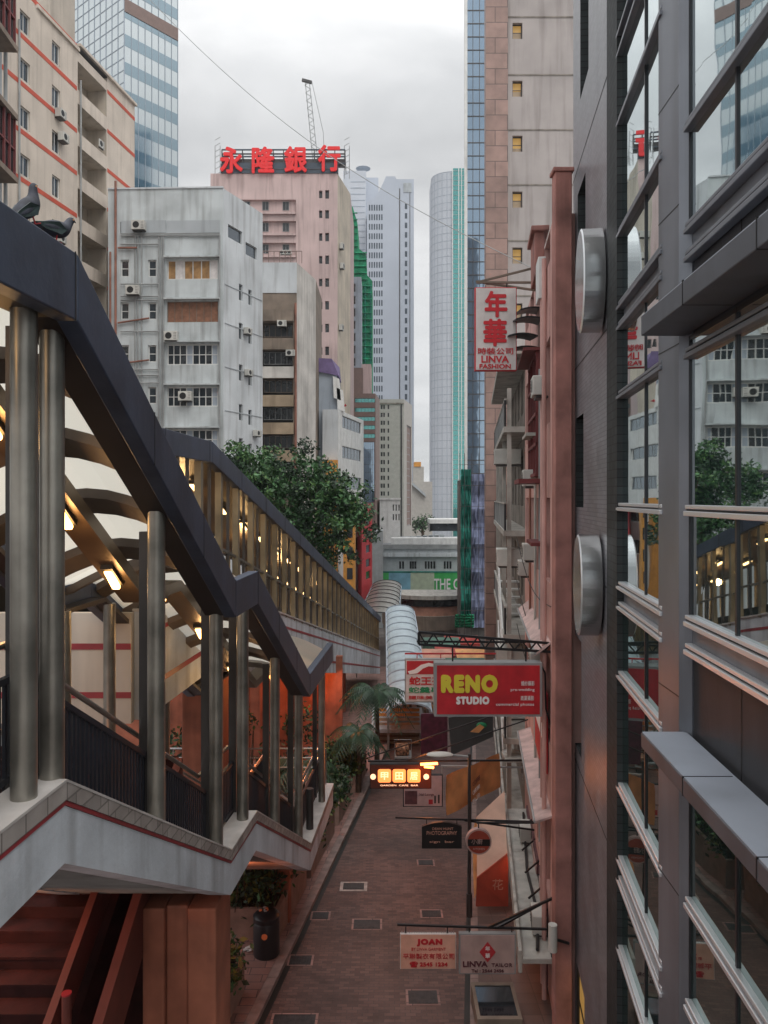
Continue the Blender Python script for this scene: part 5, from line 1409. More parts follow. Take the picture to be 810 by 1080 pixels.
# RENO STUDIO
Y = 15.9; x0,x1,z0,z1 = spx(458,699,572,756,Y)
t = thing('shop_sign', 'large red hanging sign reading RENO STUDIO under a black truss', 'sign', ((x0+x1)/2,Y,z1))
board(t, x0,x1,z0,z1,Y,.3,'signred','graypipe',.055)
tx = lambda s_,x,y,w_,h,mt,b=.0,Yt=None,sp=1.0: text(s_, .3, Vector((PX(x,Yt or Y),(Yt or Y)-.022,PZ(y,Yt or Y))), mt, t, width=w_/F*(Yt or Y), height=h/F*(Yt or Y), bold=b, spacing=sp)
tx('RENO', 495, 721, 60, 19.5, 'signyellow', .078, sp=1.18); tx('STUDIO', 498.5, 738.5, 35, 8.5, 'textwhite', .075, sp=1.16)
tx('婚紗攝影', 556.5, 720.5, 14, 5, 'textwhite'); tx('pre-wedding', 551, 727.5, 25, 3.8, 'textwhite'); tx('商業攝影', 556, 736, 14, 5, 'textwhite'); tx('commercial photos', 543, 743, 40, 3.8, 'textwhite')
m = MB(); za, zb = PZ(682,Y), PZ(668,Y); xa, xb = PX(442,Y), PX(583,Y)
m.beam((xa,Y+.15,zb),(xb-.5,Y+.15,PZ(681,Y)+.02+.1), .05,.05,'blacksteel'); 
lo = [(xa,Y+.15,PZ(681,Y)),(xb,Y+.15,PZ(689,Y))]; hi = [(xa,Y+.15,PZ(668,Y)),(xb,Y+.15,PZ(680,Y))]
m = MB(); m.beam(lo[0],lo[1],.05,.05,'blacksteel'); m.beam(hi[0],hi[1],.05,.05,'blacksteel')
n = 18
for i in range(n):
    k0, k1 = i/n, (i+1)/n; A_ = Vector(lo[0]).lerp(Vector(lo[1]),k0 if i%2 else k1); B_ = Vector(hi[0]).lerp(Vector(hi[1]),k1 if i%2 else k0)
    m.beam(A_,B_,.03,.03,'blacksteel')
m.beam(lo[0],hi[0],.05,.05,'blacksteel'); m.beam((PX(440,Y),Y+.15,PZ(678,Y)),(PX(560,Y),Y+.6,PZ(683,Y)),.04,.04,'blacksteel')
for x in (478,556): m.beam((PX(x,Y),Y+.15,z1),(PX(x,Y),Y+.15,PZ(684,Y)),.03,.03,'blacksteel')
m.build('bracket', t)
m = MB(); m.tube([(PX(572,Y),Y+.2,PZ(702,Y)),(PX(577,Y),Y+.2,PZ(712,Y)),(PX(578,Y),Y+.2,PZ(750,Y)),(PX(583,Y),Y+.2,PZ(770,Y))], .02, 'blacksteel', 6); m.build('cable', t)

# LINVA FASHION
Y = 18.6; x0,x1,z0,z1 = spx(501,303,545,391,Y)
t = thing('shop_sign', 'white vertical sign with red characters reading LINVA FASHION high on the right', 'sign', ((x0+x1)/2,Y,z1))
board(t, x0,x1,z0,z1,Y,.16,'signwhite','redpaint',.022)
tx('年', 523, 321, 24, 28, 'signredtext', .035); tx('華', 522, 351, 25, 29, 'signredtext', .035)
tx('時裝公司', 522.5, 370.5, 37, 7, 'signredtext', .01); tx('LINVA', 522, 379, 29, 7.5, 'signredtext', .03); tx('FASHION', 522, 386.5, 33, 5, 'signredtext', .03)
m = MB(); m.beam((PX(503,Y),Y+.08,PZ(297,Y)),(PX(566,Y),Y+.08,PZ(297,Y)),.05,.05,'brownwall'); m.beam((PX(503,Y),Y+.08,PZ(297,Y)),(PX(566,Y+.3),Y+.3,PZ(278,Y)),.05,.05,'brownwall')
m.beam((PX(503,Y),Y+.08,PZ(296,Y)),(PX(570,Y+1),Y+1.4,PZ(290,Y)),.05,.05,'brownwall')
for x in (510,535): m.beam((PX(x,Y),Y+.08,z1),(PX(x,Y),Y+.08,PZ(297,Y)),.02,.02,'blacksteel')
m.build('bracket', t)

# JOAN
Y = 15.9; x0,x1,z0,z1 = spx(422,985,481,1022,Y)
t = thing('shop_sign', 'peach tailor signboard reading JOAN with phone number, left of the pair', 'sign', ((x0+x1)/2,Y,z1))
board(t, x0,x1,z0,z1,Y,.06,'signpeach','signwhite',.015)
tx('JOAN', 453, 993.5, 27, 8, 'signredtext', .08, sp=1.2); tx('BY LINVA GARMENT', 452, 1000.5, 36, 3, 'signredtext'); tx('平聯製衣有限公司', 452, 1008, 54, 6, 'signredtext'); tx('☎ 2545 1234', 452, 1016.5, 40, 6, 'signredtext', .035)
m = MB(); zr = PZ(978,Y)
m.beam((PX(419,Y),Y+.03,PZ(976,Y)),(PX(582,Y),Y+.03,PZ(981,Y)),.04,.04,'blacksteel')
m.beam((PX(515,Y),Y+.03,PZ(979,Y)),(PX(583,Y),Y-.2,PZ(941,Y)),.045,.045,'blacksteel'); m.beam((PX(525,Y),Y+.03,PZ(979,Y)),(PX(581,Y),Y+.5,PZ(964,Y)),.04,.04,'blacksteel')
for x in (428,472,495,540): m.beam((PX(x,Y),Y+.03,PZ(986,Y)),(PX(x,Y),Y+.03,zr),.02,.02,'blacksteel')
for i in range(22): x = 424+i*2.6; m.beam((PX(x,Y),Y+.03,PZ(985,Y)),(PX(x,Y),Y+.03,PZ(983,Y)),.012,.012,'graypipe')
m.build('bracket', t)
x0,x1,z0,z1 = spx(484,984,544,1027,Y)
t = thing('shop_sign', 'dull pink LINVA TAILOR signboard with a red diamond, right of the pair', 'sign', ((x0+x1)/2,Y,z1))
board(t, x0,x1,z0,z1,Y-.02,.10,'signpink','graypipe',.03)
m = MB(); c = Vector((PX(514,Y),Y-.045,PZ(1003,Y))); r = 8.5/F*Y
m.prism([c+Vector((0,0,r*1.25)),c+Vector((r,0,0)),c-Vector((0,0,r*1.25)),c-Vector((r,0,0))], (0,.012,0), 'redpaint'); m.build('diamond', t)
text('年', .2, Vector((PX(514,Y),Y-.052,PZ(999,Y))), 'textwhite', t, height=.1); text('華', .2, Vector((PX(514,Y),Y-.052,PZ(1006.5,Y))), 'textwhite', t, height=.1)
text('LINVA', .2, Vector((PX(501,Y),Y-.045,PZ(1015.5,Y))), 'textdark', t, width=26/F*Y, height=6.2/F*Y, bold=.03)
text('TAILOR', .2, Vector((PX(529,Y),Y-.045,PZ(1016.5,Y))), 'textdark', t, width=22/F*Y, height=3.8/F*Y, bold=.02, spacing=1.15)
text('Tel : 2544 2456', .2, Vector((PX(514,Y),Y-.045,PZ(1022.5,Y))), 'textdark', t, width=34/F*Y, height=3.2/F*Y, bold=.015)

# snake shop sign
Y = 27; x0,x1,z0,z1 = spx(427,695,470,741,Y)
t = thing('shop_sign', 'white restaurant sign with orange-red header partly hidden behind the RENO sign', 'sign', ((x0+x1)/2,Y,z1))
board(t, x0,x1,z0,z1,Y,.2,'signwhite','graypipe',.04)
m = MB(); m.box(PX(429,Y),PX(468.5,Y),Y-.02,Y-.013,PZ(711,Y),PZ(697,Y),'lampred' if 'lampred' in M else 'redpaint'); m.build('header', t)
m = MB(); pts = [(430,708),(437,706),(444,701),(452,699),(458,700),(458,703),(452,702.5),(446,705),(440,710),(432,711)]
m.prism([Vector((PX(a,Y),Y-.03,PZ(b,Y))) for a,b in pts], (0,.006,0), 'textwhite'); m.build('swirl', t)
tx('蛇王芬', 449.5, 718, 36, 9, 'signredtext', .03); tx('蛇羹專', 448, 727.5, 34, 6.5, 'textgreen', .02); tx('臘味美食', 448, 735.5, 34, 4, 'signredtext', .01)
m = MB(); m.beam((x0,Y+.1,PZ(690,Y)),(SX(1.9,Y),Y+.1,PZ(690,Y)),.05,.05,'redpaint'); m.beam((PX(440,Y),Y+.1,z1),(PX(440,Y),Y+.1,PZ(690,Y)),.03,.03,'redpaint'); m.beam((PX(465,Y),Y+.1,z1),(PX(465,Y),Y+.1,PZ(690,Y)),.03,.03,'redpaint'); m.build('bracket', t)

# orange light box sign
Y = 22.5; x0,x1,z0,z1 = spx(390,806,455,832,Y)
t = thing('lightbox_sign', 'dark sign with three glowing orange rounded squares over the street', 'sign', ((x0+x1)/2,Y,z1))
board(t, x0,x1,z0,z1,Y,.22,'signdark','blacksteel',.02)
def rsq(cx, cy, r, mt, depth=.02):
    pts = []
    for k,(sx,sy) in enumerate(((1,1),(-1,1),(-1,-1),(1,-1))):
        for i in range(5):
            a = math.pi/2*(k+i/4); pts.append(Vector((cx+sx*r*.68+math.cos(a)*r*.32, Y-.03, cy+sy*r*.68+math.sin(a)*r*.32)))
    m = MB(); m.prism(pts, (0,depth,0), mt); return m
for x, ch in ((405.5,'甲'),(421,'田'),(436.5,'居')):
    o = rsq(PX(x,Y), PZ(818,Y), 6.9/F*Y, 'lightbox').build('light_panel', t)
    text(ch, .2, Vector((PX(x,Y),Y-.036,PZ(818,Y))), 'lightbox_pale', t, 'character', width=8/F*Y, height=8/F*Y, bold=.01, ext=.002)
for x in (393.5,449.5):
    m = MB(); c = Vector((PX(x,Y),Y-.03,PZ(819,Y))); r = 2.9/F*Y; m.prism([c+Vector((math.cos(a)*r,0,math.sin(a)*r)) for a in [i*math.pi/8 for i in range(16)]], (0,.02,0), 'lightbox_pale'); m.build('light_dot', t)
text('GARDEN  CAFE  BAR', .1, Vector((PX(421,Y),Y-.025,PZ(828,Y))), 'lightbox_pale', t, width=40/F*Y, height=1.6/F*Y, ext=.001)
m = MB(); m.beam((PX(388,Y),Y+.1,PZ(804,Y)),(SX(1.9,Y),Y+.1,PZ(803,Y)),.05,.05,'blacksteel')
m.beam((PX(389,Y),Y+.1,PZ(800,Y)),(SX(1.95,Y),Y+.6,PZ(745,Y)),.03,.03,'blacksteel'); m.beam((PX(430,Y),Y+.1,PZ(803,Y)),(SX(1.95,Y),Y+.2,PZ(757,Y)),.03,.03,'blacksteel')
m.build('bracket', t)
m = MB(); m.beam((PX(443,Y),Y-.25,PZ(803,Y)),(PX(461,Y),Y-.25,PZ(802,Y)),.07,.05,'lamp_orange'); m.beam((PX(447,Y),Y-.2,PZ(806,Y)),(PX(457,Y),Y-.2,PZ(807,Y)),.07,.05,'lamp_orange'); m.build('tube_lamp', t)
lamp_light((PX(452,Y),Y-.5,PZ(800,Y)), 22, (1,.3,.08), .1)

# poster board
Y = 24.2; x0,x1,z0,z1 = spx(425,817,467,851,Y)
t = thing('billboard', 'pale pink cosmetics poster board half hidden behind the glowing sign', 'billboard', ((x0+x1)/2,Y,z1))
board(t, x0,x1,z0,z1,Y,.12,'poster','blacksteel',.03)
m = MB(); m.box(PX(427,Y),PX(440,Y),Y-.02,Y-.014,PZ(848,Y),PZ(834,Y),'posterdark'); 
for k,x in enumerate((458,462)): m.box(PX(x,Y),PX(x+1.6,Y),Y-.02,Y-.014,PZ(847,Y),PZ(839-k,Y),'black')
m.box(PX(452,Y),PX(456.5,Y),Y-.02,Y-.014,PZ(848,Y),PZ(843,Y),'redpaint'); m.build('picture', t)
text('Nail Lounge', .2, Vector((PX(450,Y),Y-.022,PZ(838,Y))), 'textdark', t, width=15/F*Y, height=3.5/F*Y)
m = MB(); m.beam((x1-.02,Y+.06,z1),(x1-.02,Y+.06,z1+.25),.03,.03,'graypipe'); m.beam((x1-.05,Y+.06,z1+.25),(SX(1.9,Y),Y+.06,z1+.2),.05,.05,'graypipe'); m.build('bracket', t)

# black arched sign on its arm
Y = 20.2; x0,x1,z0,z1 = spx(445,868,487,895,Y)
t = thing('shop_sign', 'small black arched pub-style sign hanging from a long thin arm', 'sign', ((x0+x1)/2,Y,z1))
m = MB(); pts = [Vector((x0,Y,z0)),Vector((x1,Y,z0)),Vector((x1,Y,z1-.1))]+[Vector((x1+(x0-x1)*i/8,Y,z1-.1+.12*math.sin(math.pi*i/8))) for i in range(1,8)]+[Vector((x0,Y,z1-.1))]
m.prism(pts, (0,.1,0), 'black'); m.build('board', t, bevel=.01)
text('DEAN HUNT', .2, Vector((PX(467,Y),Y-.006,PZ(874,Y))), 'signpeach', t, width=22/F*Y, height=2.5/F*Y, ext=.002); text('PHOTOGRAPHY', .2, Vector((PX(466,Y),Y-.006,PZ(878.5,Y))), 'signpeach', t, width=32/F*Y, height=4/F*Y, ext=.002)
text('sign  bar', .2, Vector((PX(466,Y),Y-.006,PZ(888,Y))), 'signpeach', t, width=26/F*Y, height=3/F*Y, ext=.002)
m = MB(); m.beam((PX(417,Y),Y+.05,PZ(863,Y)),(SX(1.95,Y),Y+.05,PZ(868,Y)),.04,.04,'blacksteel'); m.beam((PX(490,Y),Y+.05,PZ(866,Y)),(SX(1.95,Y),Y+.1,PZ(879,Y)),.04,.04,'blacksteel')
for x in (450,482): m.beam((PX(x,Y),Y+.05,z1-.1),(PX(x,Y),Y+.05,PZ(864,Y)),.02,.02,'blacksteel')
m.build('bracket', t)
# round sign
Y = 19.6; c = Vector((PX(505,Y),Y,PZ(888,Y))); t = thing('round_sign', 'round red and black shop sign with a pale rim by the right kerb', 'sign', tuple(c))
R = 13.5/F*Y; circ = lambda r, dy: [c+Vector((math.cos(a)*r,dy,math.sin(a)*r)) for a in [i*math.pi/16 for i in range(32)]]
m = MB(); m.prism(circ(R,0), (0,.14,0), 'signpink'); m.build('rim', t)
m = MB(); m.prism(circ(R*.88,-.01), (0,.008,0), 'awningred'); m.build('face', t)
m = MB(); m.box(c.x-R*.86,c.x+R*.86,Y-.018,Y-.011,c.z-R*.3,c.z+R*.22,'black'); m.build('black_band', t)
text('小廚', .2, c+Vector((-.05,-.022,.02)), 'signpink', t, height=R*.42); text('KITCHEN', .2, c+Vector((0,-.022,-R*.52)), 'signpink', t, width=R*.9, height=R*.14)
m = MB(); m.beam((c.x,Y+.07,c.z+R),(c.x,Y+.07,PZ(869,Y)),.03,.03,'blacksteel'); m.beam((c.x-.05,Y+.07,PZ(869,Y)),(SX(1.95,Y),Y+.07,PZ(869,Y)),.04,.04,'blacksteel'); m.build('bracket', t)

# banners and awnings
def cloth(name, label, cat, pts, mt, th=.03, n=10, wave=.05):
    """four world corners: a b c d (a-b top, d-c bottom)"""
    a,b,c,d = [Vector(p) for p in pts]; m = MB(); g = []
    nrm = (b-a).cross(d-a).normalized()
    for j in range(n+1):
        row = []
        for i in range(n+1):
            u, v = i/n, j/n; p = a.lerp(b,u).lerp(d.lerp(c,u), v)+nrm*wave*math.sin(u*9+v*3); row.append(p)
        g.append(row)
    for j in range(n):
        for i in range(n):
            m.poly([g[j][i],g[j][i+1],g[j+1][i+1],g[j+1][i]], mt); m.poly([p+nrm*th for p in (g[j][i],g[j+1][i],g[j+1][i+1],g[j][i+1])], mt)
    m.smooth = True; o = m.build(name); return tag(o, label, cat)
Yb_ = 21.5
t = thing('fabric_awning', 'orange fabric banner-awning with white lettering stretched beside the lamp post', 'awning', tuple(P(500,830,22)))
o = cloth('fabric', '', '', [P(472,818,21.6),P(527,795,24),P(527,830,24),P(472,860,21.6)], 'awning', wave=.03)
for k in ('label','category'):
    if k in o: del o[k]
o.parent = t; o.location = -t.location
Rm = Matrix.Rotation(math.radians(12),4,'Y') @ Matrix.Rotation(math.radians(25),4,'Z')
Rm = Matrix.Rotation(math.atan2((P(527,0,24)-P(472,0,21.6)).y,(P(527,0,24)-P(472,0,21.6)).x),4,'Z') @ Matrix.Rotation(-math.radians(15),4,'Y')
for k, s_ in enumerate(('COFFEE','CAFE BAR','PUB')): text(s_, .2, P(502,822+k*9,22.6)+Vector((0,-.12,0)), 'textwhite' if k else 'textdark', t, width=.42, height=.13, rot=Rm, ext=.003)
t = thing('fabric_awning', 'tall orange shop awning with dark red skirt standing over the pavement', 'awning', tuple(P(515,945,19.5)))
m = MB()
A1,B1,C1,D1 = P(503,862,22), P(532,835,22.5), P(536,915,20.5), P(503,940,20.2)
m.prism([A1,B1,C1,D1], (.0,.05,0), 'awningcream'); m.prism([P(498,878,21.4),A1,D1,P(500,948,20.0)], (0,.04,0), 'awning'); m.build('canopy', t)
m = MB(); m.prism([P(503,926,20.1),P(536,900,20.6),P(536,956,20.2),P(502,956,20.0)], (0,.05,0), 'awningred'); m.build('skirt', t)
text('花', .2, P(525,933,20.05), 'tarppink', t, height=.28)
# lamp post
t = thing('street_lamp', 'grey street lamp on a slim post with curved arm near the right kerb', 'street lamp', (SX(.25,20),20,G(20)+.1))
m = MB(); X = PX(495,20); t.location = (X,20,G(20)+.1)
m.tube([(X,20,G(20)+.1),(X,20,PZ(795,20))], [.05,.04], 'darksteel', 12); m.build('post', t)
m = MB(); m.tube([(X,20,PZ(798,20)),(X-.3,20,PZ(797,20)),(PX(475,20),20,PZ(796,20))], .03, 'graypipe', 8); m.build('arm', t)
m = MB(); m.sphere((PX(464,20),20,PZ(796,20)), .34, 'acwhite', 8, (1.05,.45,.22)); m.build('lamp_head', t)
m = MB(); m.tube([(X,20,G(20)+.1),(X,20,G(20)+.7)], .08, 'darksteel', 12); m.build('base', t)

# banners in the distance under the RENO sign
t = thing('hanging_banner', 'dark magenta patterned banner below the restaurant sign', 'banner', tuple(P(458,770,30)))
m = MB(); m.box(PX(444,30),PX(472,30),30,30.08,PZ(797,30),PZ(753,30),'magenta'); m.build('cloth', t)
t = thing('hanging_banner', 'slanted grey banner with a carrot-shaped logo behind the red sign', 'banner', tuple(P(498,770,31)))
m = MB(); m.prism([P(473,757,31),P(520,748,33),P(520,777,33),P(476,797,31)], (0,.08,0), 'graybanner'); m.build('cloth', t)
m = MB(); m.prism([P(496,772,31.5),P(506,764,31.5),P(511,767,31.5),P(505,773,31.5)], (0,.02,0), 'awning'); m.build('logo', t)
m = MB(); m.sphere(P(508,765,31.6), .16, 'textgreen', 6, (1.4,.2,.8)); m.build('logo_leaf', t)
# slatted timber kiosk by the palm
t = thing('street_kiosk', 'slatted timber kiosk with grey flat roof behind the palm', 'kiosk', tuple(P(410,790,38)))
m = MB(); X0, X1 = PX(400,40), PX(442,40)
m.box(X0,X1,40,43,G(40),PZ(770,40),'wood'); m.build('body', t)
m = MB()
for k in range(9): m.box(X0-.02,X1+.02,39.93,40,PZ(790-k*5,40),PZ(787-k*5,40),'orangewall' if k > 6 else 'brownwall2')
m.build('slats', t)
m = MB(); m.box(X0-.4,X1+.3,39.2,43.3,PZ(768,40),PZ(768,40)+.18,'graywall3'); m.build('roof', t)
# mini parked scooters / trolleys
t = thing('hand_trolley', 'loaded hand trolley with white sacks at the far end of the street', 'trolley', (PX(428,38),38,G(38)))
m = MB(); X = PX(425,36); m.box(X-.4,X+.4,36,37,G(36)+.2,G(36)+.28,'graypipe'); m.build('deck', t)
m = MB(); m.box(X-.35,X+.3,36.1,36.9,G(36)+.283,G(36)+.7,'goods'); m.build('sack', t, bevel=.1)
m = MB(); m.tube([(X-.4,36,G(36)+.28),(X-.4,36,G(36)+1.1),(X+.4,36,G(36)+1.1),(X+.4,36,G(36)+.28)], .02, 'graypipe', 6); m.build('handle', t)
for dx in (-.33,.33):
    for dy in (36.12,36.88):
        m = MB(); m.tube([(X+dx-.03,dy,G(36)+.10),(X+dx+.03,dy,G(36)+.10)], .1, 'black', 10); m.build('wheel', t)

# ================================================================== PLANTING
def planter(label, x0, x1, y0, y1, h, kind, lh, seed, lab2, group='street planters', mt='planterstone'):
    random.seed(seed)
    t = thing('planter', label, 'planter', ((SX(x0,y0)+SX(x1,y0))/2,y0,G(y0)+.12), group); z0, z1 = G(y1), G(y0)+.12+h
    m = MB(); P4 = [(SX(x0,y0),y0),(SX(x1,y0),y0),(SX(x1,y1),y1),(SX(x0,y1),y1)]
    T = .1; I4 = [(SX(x0+T,y0+T),y0+T),(SX(x1-T,y0+T),y0+T),(SX(x1-T,y1-T),y1-T),(SX(x0+T,y1-T),y1-T)]
    for i in range(4):
        a,b = P4[i],P4[(i+1)%4]; c,d = I4[(i+1)%4],I4[i]
        m.hexa([(a[0],a[1],z0),(b[0],b[1],z0),(c[0],c[1],z0),(d[0],d[1],z0),(a[0],a[1],z1),(b[0],b[1],z1),(c[0],c[1],z1),(d[0],d[1],z1)], mt)
    m.build('box', t); m = MB(); m.poly([(p[0],p[1],z1-.08) for p in I4], 'soil'); m.build('soil', t)
    s_ = thing('shrub', lab2, 'shrub', ((SX(x0,y0)+SX(x1,y0))/2,(y0+y1)/2,z1-.08), 'planted shrubs'); m = MB(); n = int((y1-y0)*(x1-x0)*9)+10; pts = []
    for k in range(n):
        u, v = random.random(), random.random(); y = y0+(y1-y0)*v; x = SX(x0+(x1-x0)*u, y); hh = lh*random.uniform(.5,1.1)
        pts += clump_points((x,y,z1+hh*.45), (.34,.34,hh*.55), 30)
    leaves(m, pts, .18, kind, 2); m.build('foliage', s_)
    m = MB()
    for k in range(n): 
        y = y0+(y1-y0)*random.random(); x = SX((x0+x1)/2+random.uniform(-.3,.3)*(x1-x0),y); m.tube([(x,y,z1-.08),(x+random.uniform(-.1,.1),y,z1+lh*.6)], .015, 'bark', 5)
    m.build('stem', s_)
planter('brown stone planter behind the black litter bin', -6.1,-4.75,18.7,21.8,.75, ['leafdark','leafdark','leaf','leafyellow'], 1.3, 1, 'dense dark shrub in the planter behind the litter bin')
planter('dark planter along the kerb under the stair corner', -5.5,-4.75,22.4,26.2,.8, ['leafdark','leaf','leafyellow'], .7, 2, 'low shrub in the kerbside planter under the stair corner')
planter('short planter by the kerb beyond the stair end', -5.6,-4.75,27.0,29.6,.7, ['leafdark','leaf'], .9, 3, 'dark shrub in the short planter beyond the stair')
planter('wide grey planter with yellow-green shrubs by the palm', -6.3,-4.75,30.8,34.0,.7, ['leafyellow','leaf','leafyellow','leafdark'], .8, 4, 'yellow-green shrubs in the planter beside the palm')
planter('terracotta planter at the bottom edge beside the red pier', -6.0,-4.9,14.2,16.4,.6, ['leafyellow','leaf','leafdark'], .55, 5, 'olive leafy plant in the bottom edge planter')
random.seed(11)
# garden mass behind the stairs
for k,(px,Yt,rr,lab) in enumerate(((262,27,1.3,'dark bushy tree behind the staircase posts'),(300,29.5,1.0,'feathery green bush behind the last stair posts'),(205,25,1.2,'dark shrub seen between the middle stair posts'))):
    X = PX(px,Yt); z = G(Yt); t = thing('bush', lab, 'bush', (X,Yt,z), 'bushes behind the staircase')
    m = MB(); pts = []
    for c_ in range(12): pts += clump_points((X+random.uniform(-rr,rr),Yt+random.uniform(-.8,.8),z+random.uniform(1.0,4.0)), (.5,.5,.4), 34)
    leaves(m, pts, .2, ['leafdark','leafdark','leaf'], 2); m.build('foliage', t)
    m = MB()
    for c_ in range(4): m.tube([(X,Yt,z),(X+random.uniform(-.6,.6),Yt+random.uniform(-.3,.3),z+random.uniform(2.5,3.8))], [.08,.03], 'bark', 7)
    m.build('trunk', t)
# palms
def palm(X, Y, h, label, fr=34, L_=1.9, seed=1):
    rnd = random.Random(seed); z = G(Y)+.1; t = thing('palm_tree', label, 'palm tree', (X,Y,z), 'palms by the steps')
    m = MB(); m.tube([(X,Y,z),(X+.05,Y,z+h*.5),(X,Y,z+h)], [.13,.1,.09], 'bark', 10); m.build('trunk', t)
    top = Vector((X,Y,z+h))
    for k in range(fr):
        a = 2*math.pi*k/fr+rnd.uniform(-.2,.2); el = rnd.uniform(.1,1.1); d = Vector((math.cos(a),math.sin(a),0)); pts = []
        ln = L_*rnd.uniform(.8,1.1)
        for i in range(9):
            s_ = i/8; pts.append(top+d*ln*(s_*.95*math.cos(el*.6))+Vector((0,0,ln*(math.sin(el)*s_-.95*s_*s_))))
        m = MB(); m.tube(pts, .015, 'palmleaf', 4)
        for i in range(1,9):
            for q_ in (0,.5):
                p = pts[i-1].lerp(pts[i], q_); tan = (pts[i]-pts[i-1]).normalized(); sd = tan.cross(Vector((0,0,1))).normalized()
                w_ = .5*math.sin(math.pi*min(.97,(i+q_)/9.2)+.12)
                for s2 in (-1,1):
                    e = p+sd*s2*w_+tan*.14-Vector((0,0,w_*.55)); m.poly([p-tan*.045,p+tan*.045,e], 'palmleaf')
        m.build('frond', t)
palm(PX(397,33), 33, 3.6, 'leafy palm at the kerb in front of the covered steps', seed=2)
palm(PX(378,31), 31, 2.4, 'smaller reddish-lit palm left of the tall kerb palm', 16, 1.5, 4)
palm(PX(318,25), 25, 2.6, 'short palm showing between the last stair posts', 16, 1.6, 6)
# big tree behind the walkway
random.seed(21)
tr = thing('tree', 'large dense green tree behind the escalator walkway', 'tree', (PX(300,44),44,G(44)))
base_ = Vector((PX(300,44),44,G(44))); cl = []
for (px,py,r) in ((262,505,1.7),(290,492,1.7),(318,505,2.1),(345,530,2.2),(362,555,1.7),(335,560,2.0),(300,530,2.4),(268,535,1.9),(250,487,.9),(285,560,2.2),(360,535,1.1),(325,588,1.7),(230,520,1.8),(352,515,1.1)):
    cl.append((P(px,py,44+random.uniform(-1.5,1.5)), r*.98))
m = MB(); m.tube([base_, base_+Vector((.2,0,3)), base_+Vector((0,0,6.0))], [.42,.34,.26], 'bark', 10); m.build('trunk', tr)
for c_, r in cl[:9]:
    m = MB(); m.tube([base_+Vector((0,0,4.8)), (base_+Vector((0,0,6))).lerp(c_,.55)+Vector((0,0,-.3)), c_], [.16,.1,.03], 'bark', 6); m.build('limb', tr)
m = MB()
for c_, r in cl:
    for k in range(int(r*21)):
        v = Vector((random.gauss(0,1),random.gauss(0,1),random.gauss(0,.8))).normalized()*r*random.uniform(.5,1.16)
        cc = c_+v; leaves(m, clump_points(cc,(.45,.45,.28),26), .27, random.choice([['leaf','leaflight'],['leaf'],['leaf','leafdark'],['leafdark'],['leaf','leaf','leaflight']]), 2)
m.build('crown', tr)

# litter bin
Yb = 18.0; X = PX(281,Yb); z = G(Yb)+.12
t = thing('litter_bin', 'round black litter bin with orange emblem beside the stone planter', 'litter bin', (X,Yb,z))
m = MB(); m.tube([(X,Yb,z),(X,Yb,z+.05),(X,Yb,z+.78),(X,Yb,z+.82)], [.29,.31,.31,.29], 'bin', 20); m.build('body', t)
m = MB(); m.tube([(X,Yb,z+.823),(X,Yb,z+.93),(X,Yb,z+1.0),(X,Yb,z+1.03)], [.31,.31,.24,.12], 'bin', 20); m.build('lid', t)
m = MB(); c = Vector((X,Yb-.318,z+.58)); m.prism([c+Vector((math.cos(a)*.07,0,math.sin(a)*.07)) for a in [i*math.pi/6 for i in range(12)]], (0,.03,0), 'binorange'); m.build('emblem', t)
m = MB()
for k in range(9): a = random.uniform(0,6.3); r = random.uniform(0,.16); m.box(X+r*math.cos(a)-.03,X+r*math.cos(a)+.03,Yb+r*math.sin(a)-.02,Yb+r*math.sin(a)+.02,z+1.0,z+1.06,random.choice(['signwhite','graypipe','binorange']))
m.build('ash_tray', t)
random.seed(5)
m = MB()
for k in range(5): x = X-.6+random.uniform(-.15,.15); y = Yb+random.uniform(-.2,.2); m.poly([(x,y,z+.02),(x+.1,y+.03,z+.03),(x+.08,y+.1,z+.05),(x-.02,y+.08,z+.02)], 'signwhite')
tag(m.build('paper_litter'), 'scraps of white paper on the paving left of the litter bin', 'litter', kind='stuff')

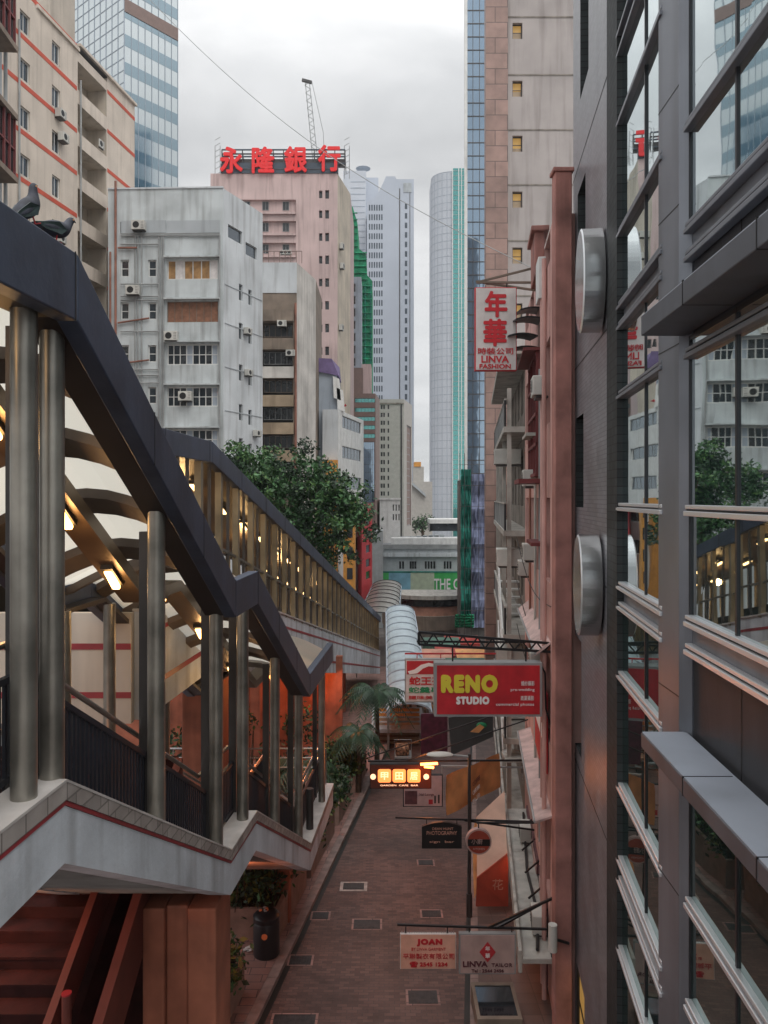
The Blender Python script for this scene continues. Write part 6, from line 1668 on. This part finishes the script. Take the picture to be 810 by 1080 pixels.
# ================================================================== PIGEONS on the roof fascia
def pigeon(X, Y, z, label, rz, lean, s=1.0):
    t = thing('pigeon', label, 'pigeon', (X,Y,z), 'pigeons on the staircase roof')
    me = bpy.data.meshes.new('body'); bm = bmesh.new()
    # one continuous body swept along a spine: tail, rump, breast, neck, head, beak
    spine = [(-.21,.045,.012,.045),(-.14,.065,.022,.045),(-.09,.08,.045,.055),(-.03,.10,.068,.066),(.03,.12,.075,.07),(.075,.145,.065,.062),(.10,.185,.043,.042),(.112,.22,.034,.032),(.122,.25,.033,.031),(.138,.268,.026,.024),(.158,.268,.008,.008),(.178,.260,.002,.002)]
    rings = []; n = 12
    for i,(x,zz,rz_,ry) in enumerate(spine):
        a = spine[max(i-1,0)]; b = spine[min(i+1,len(spine)-1)]; d = Vector((b[0]-a[0],0,b[1]-a[1])).normalized(); up = Vector((-d.z,0,d.x))
        rings.append([bm.verts.new(Vector((x,0,zz))+up*math.cos(2*math.pi*k/n)*rz_+Vector((0,1,0))*math.sin(2*math.pi*k/n)*ry) for k in range(n)])
    for r0,r1 in zip(rings[:-1],rings[1:]):
        for k in range(n): bm.faces.new((r0[k],r0[(k+1)%n],r1[(k+1)%n],r1[k]))
    bm.faces.new(rings[0][::-1]); bm.faces.new(rings[-1])
    Rm = Matrix.Translation((X,Y,z)) @ Matrix.Rotation(rz,4,'Z') @ Matrix.Scale(s,4) @ Matrix.Rotation(lean,4,'Y')
    bm.transform(Rm); bm.to_mesh(me); bm.free(); me.materials.append(M['pigeon'])
    me.polygons.foreach_set('use_smooth',[True]*len(me.polygons))
    o = bpy.data.objects.new('body', me); C.objects.link(o); o.parent = t; o.location = -t.location
    md = o.modifiers.new('s','SUBSURF'); md.levels = 1; md.render_levels = 2
    for sy in (-1,1):
        m = MB(); pts = [(.06,.12),(-.02,.15),(-.12,.10),(-.20,.055),(-.10,.05),(.02,.06)]
        m.prism([Rm @ Vector((a,sy*(.062 if a > -.1 else .035),b)) for a,b in pts], Rm.to_3x3() @ Vector((0,sy*.012,0)), 'pigeonneck'); m.build('wing', t)
        m = MB(); m.tube([Rm @ Vector((.01,sy*.03,.06)), Rm @ Vector((.015,sy*.03,.002))], .006, 'redpaint', 5)
        for a in (-.02,0,.02): m.tube([Rm @ Vector((.015,sy*.03,.004)), Rm @ Vector((.05,sy*.03+a,.004))], .004, 'redpaint', 4)
        m.build('leg', t)
        m = MB(); m.sphere(Rm @ Vector((.128,sy*.027,.257)), .006*s, 'awning', 4); m.build('eye', t)
zt = H+1.81+.008
pigeon(RX(5.12,-.05), 5.12, zt, 'upright pigeon with raised head on the roof edge, left of the two', math.radians(70), -.38, .92)
pigeon(RX(5.45,-.07), 5.45, zt, 'hunched pigeon facing away on the roof edge, right of the two', math.radians(62), .22, .9)

# overhead wire across the sky
m = MB(); a = P(120,-40,60); b = P(620,310,40); pts = []
for i in range(31): k = i/30; p = a.lerp(b,k); p.z -= 5*math.sin(math.pi*k)*.55; pts.append(p)
m.tube(pts, .022, 'graypipe', 5); tag(m.build('overhead_cable'), 'thin cable sagging across the sky between the buildings', 'cable')

# haze
hz = bpy.data.materials.new('haze'); hz.use_nodes = True; hn = hz.node_tree.nodes; hn.clear()
ho = hn.new('ShaderNodeOutputMaterial'); hv = hn.new('ShaderNodeVolumePrincipled'); hv.inputs['Color'].default_value = (.86,.89,.93,1); hv.inputs['Density'].default_value = .00028; hv.inputs['Anisotropy'].default_value = .2
hz.node_tree.links.new(hv.outputs[0], ho.inputs['Volume']); M['haze'] = hz
HAZE = True
if HAZE:
    m = MB(); m.box(-420,420,-60,420,-14,110,'haze'); tag(m.build('haze'), None, None, kind='stuff')
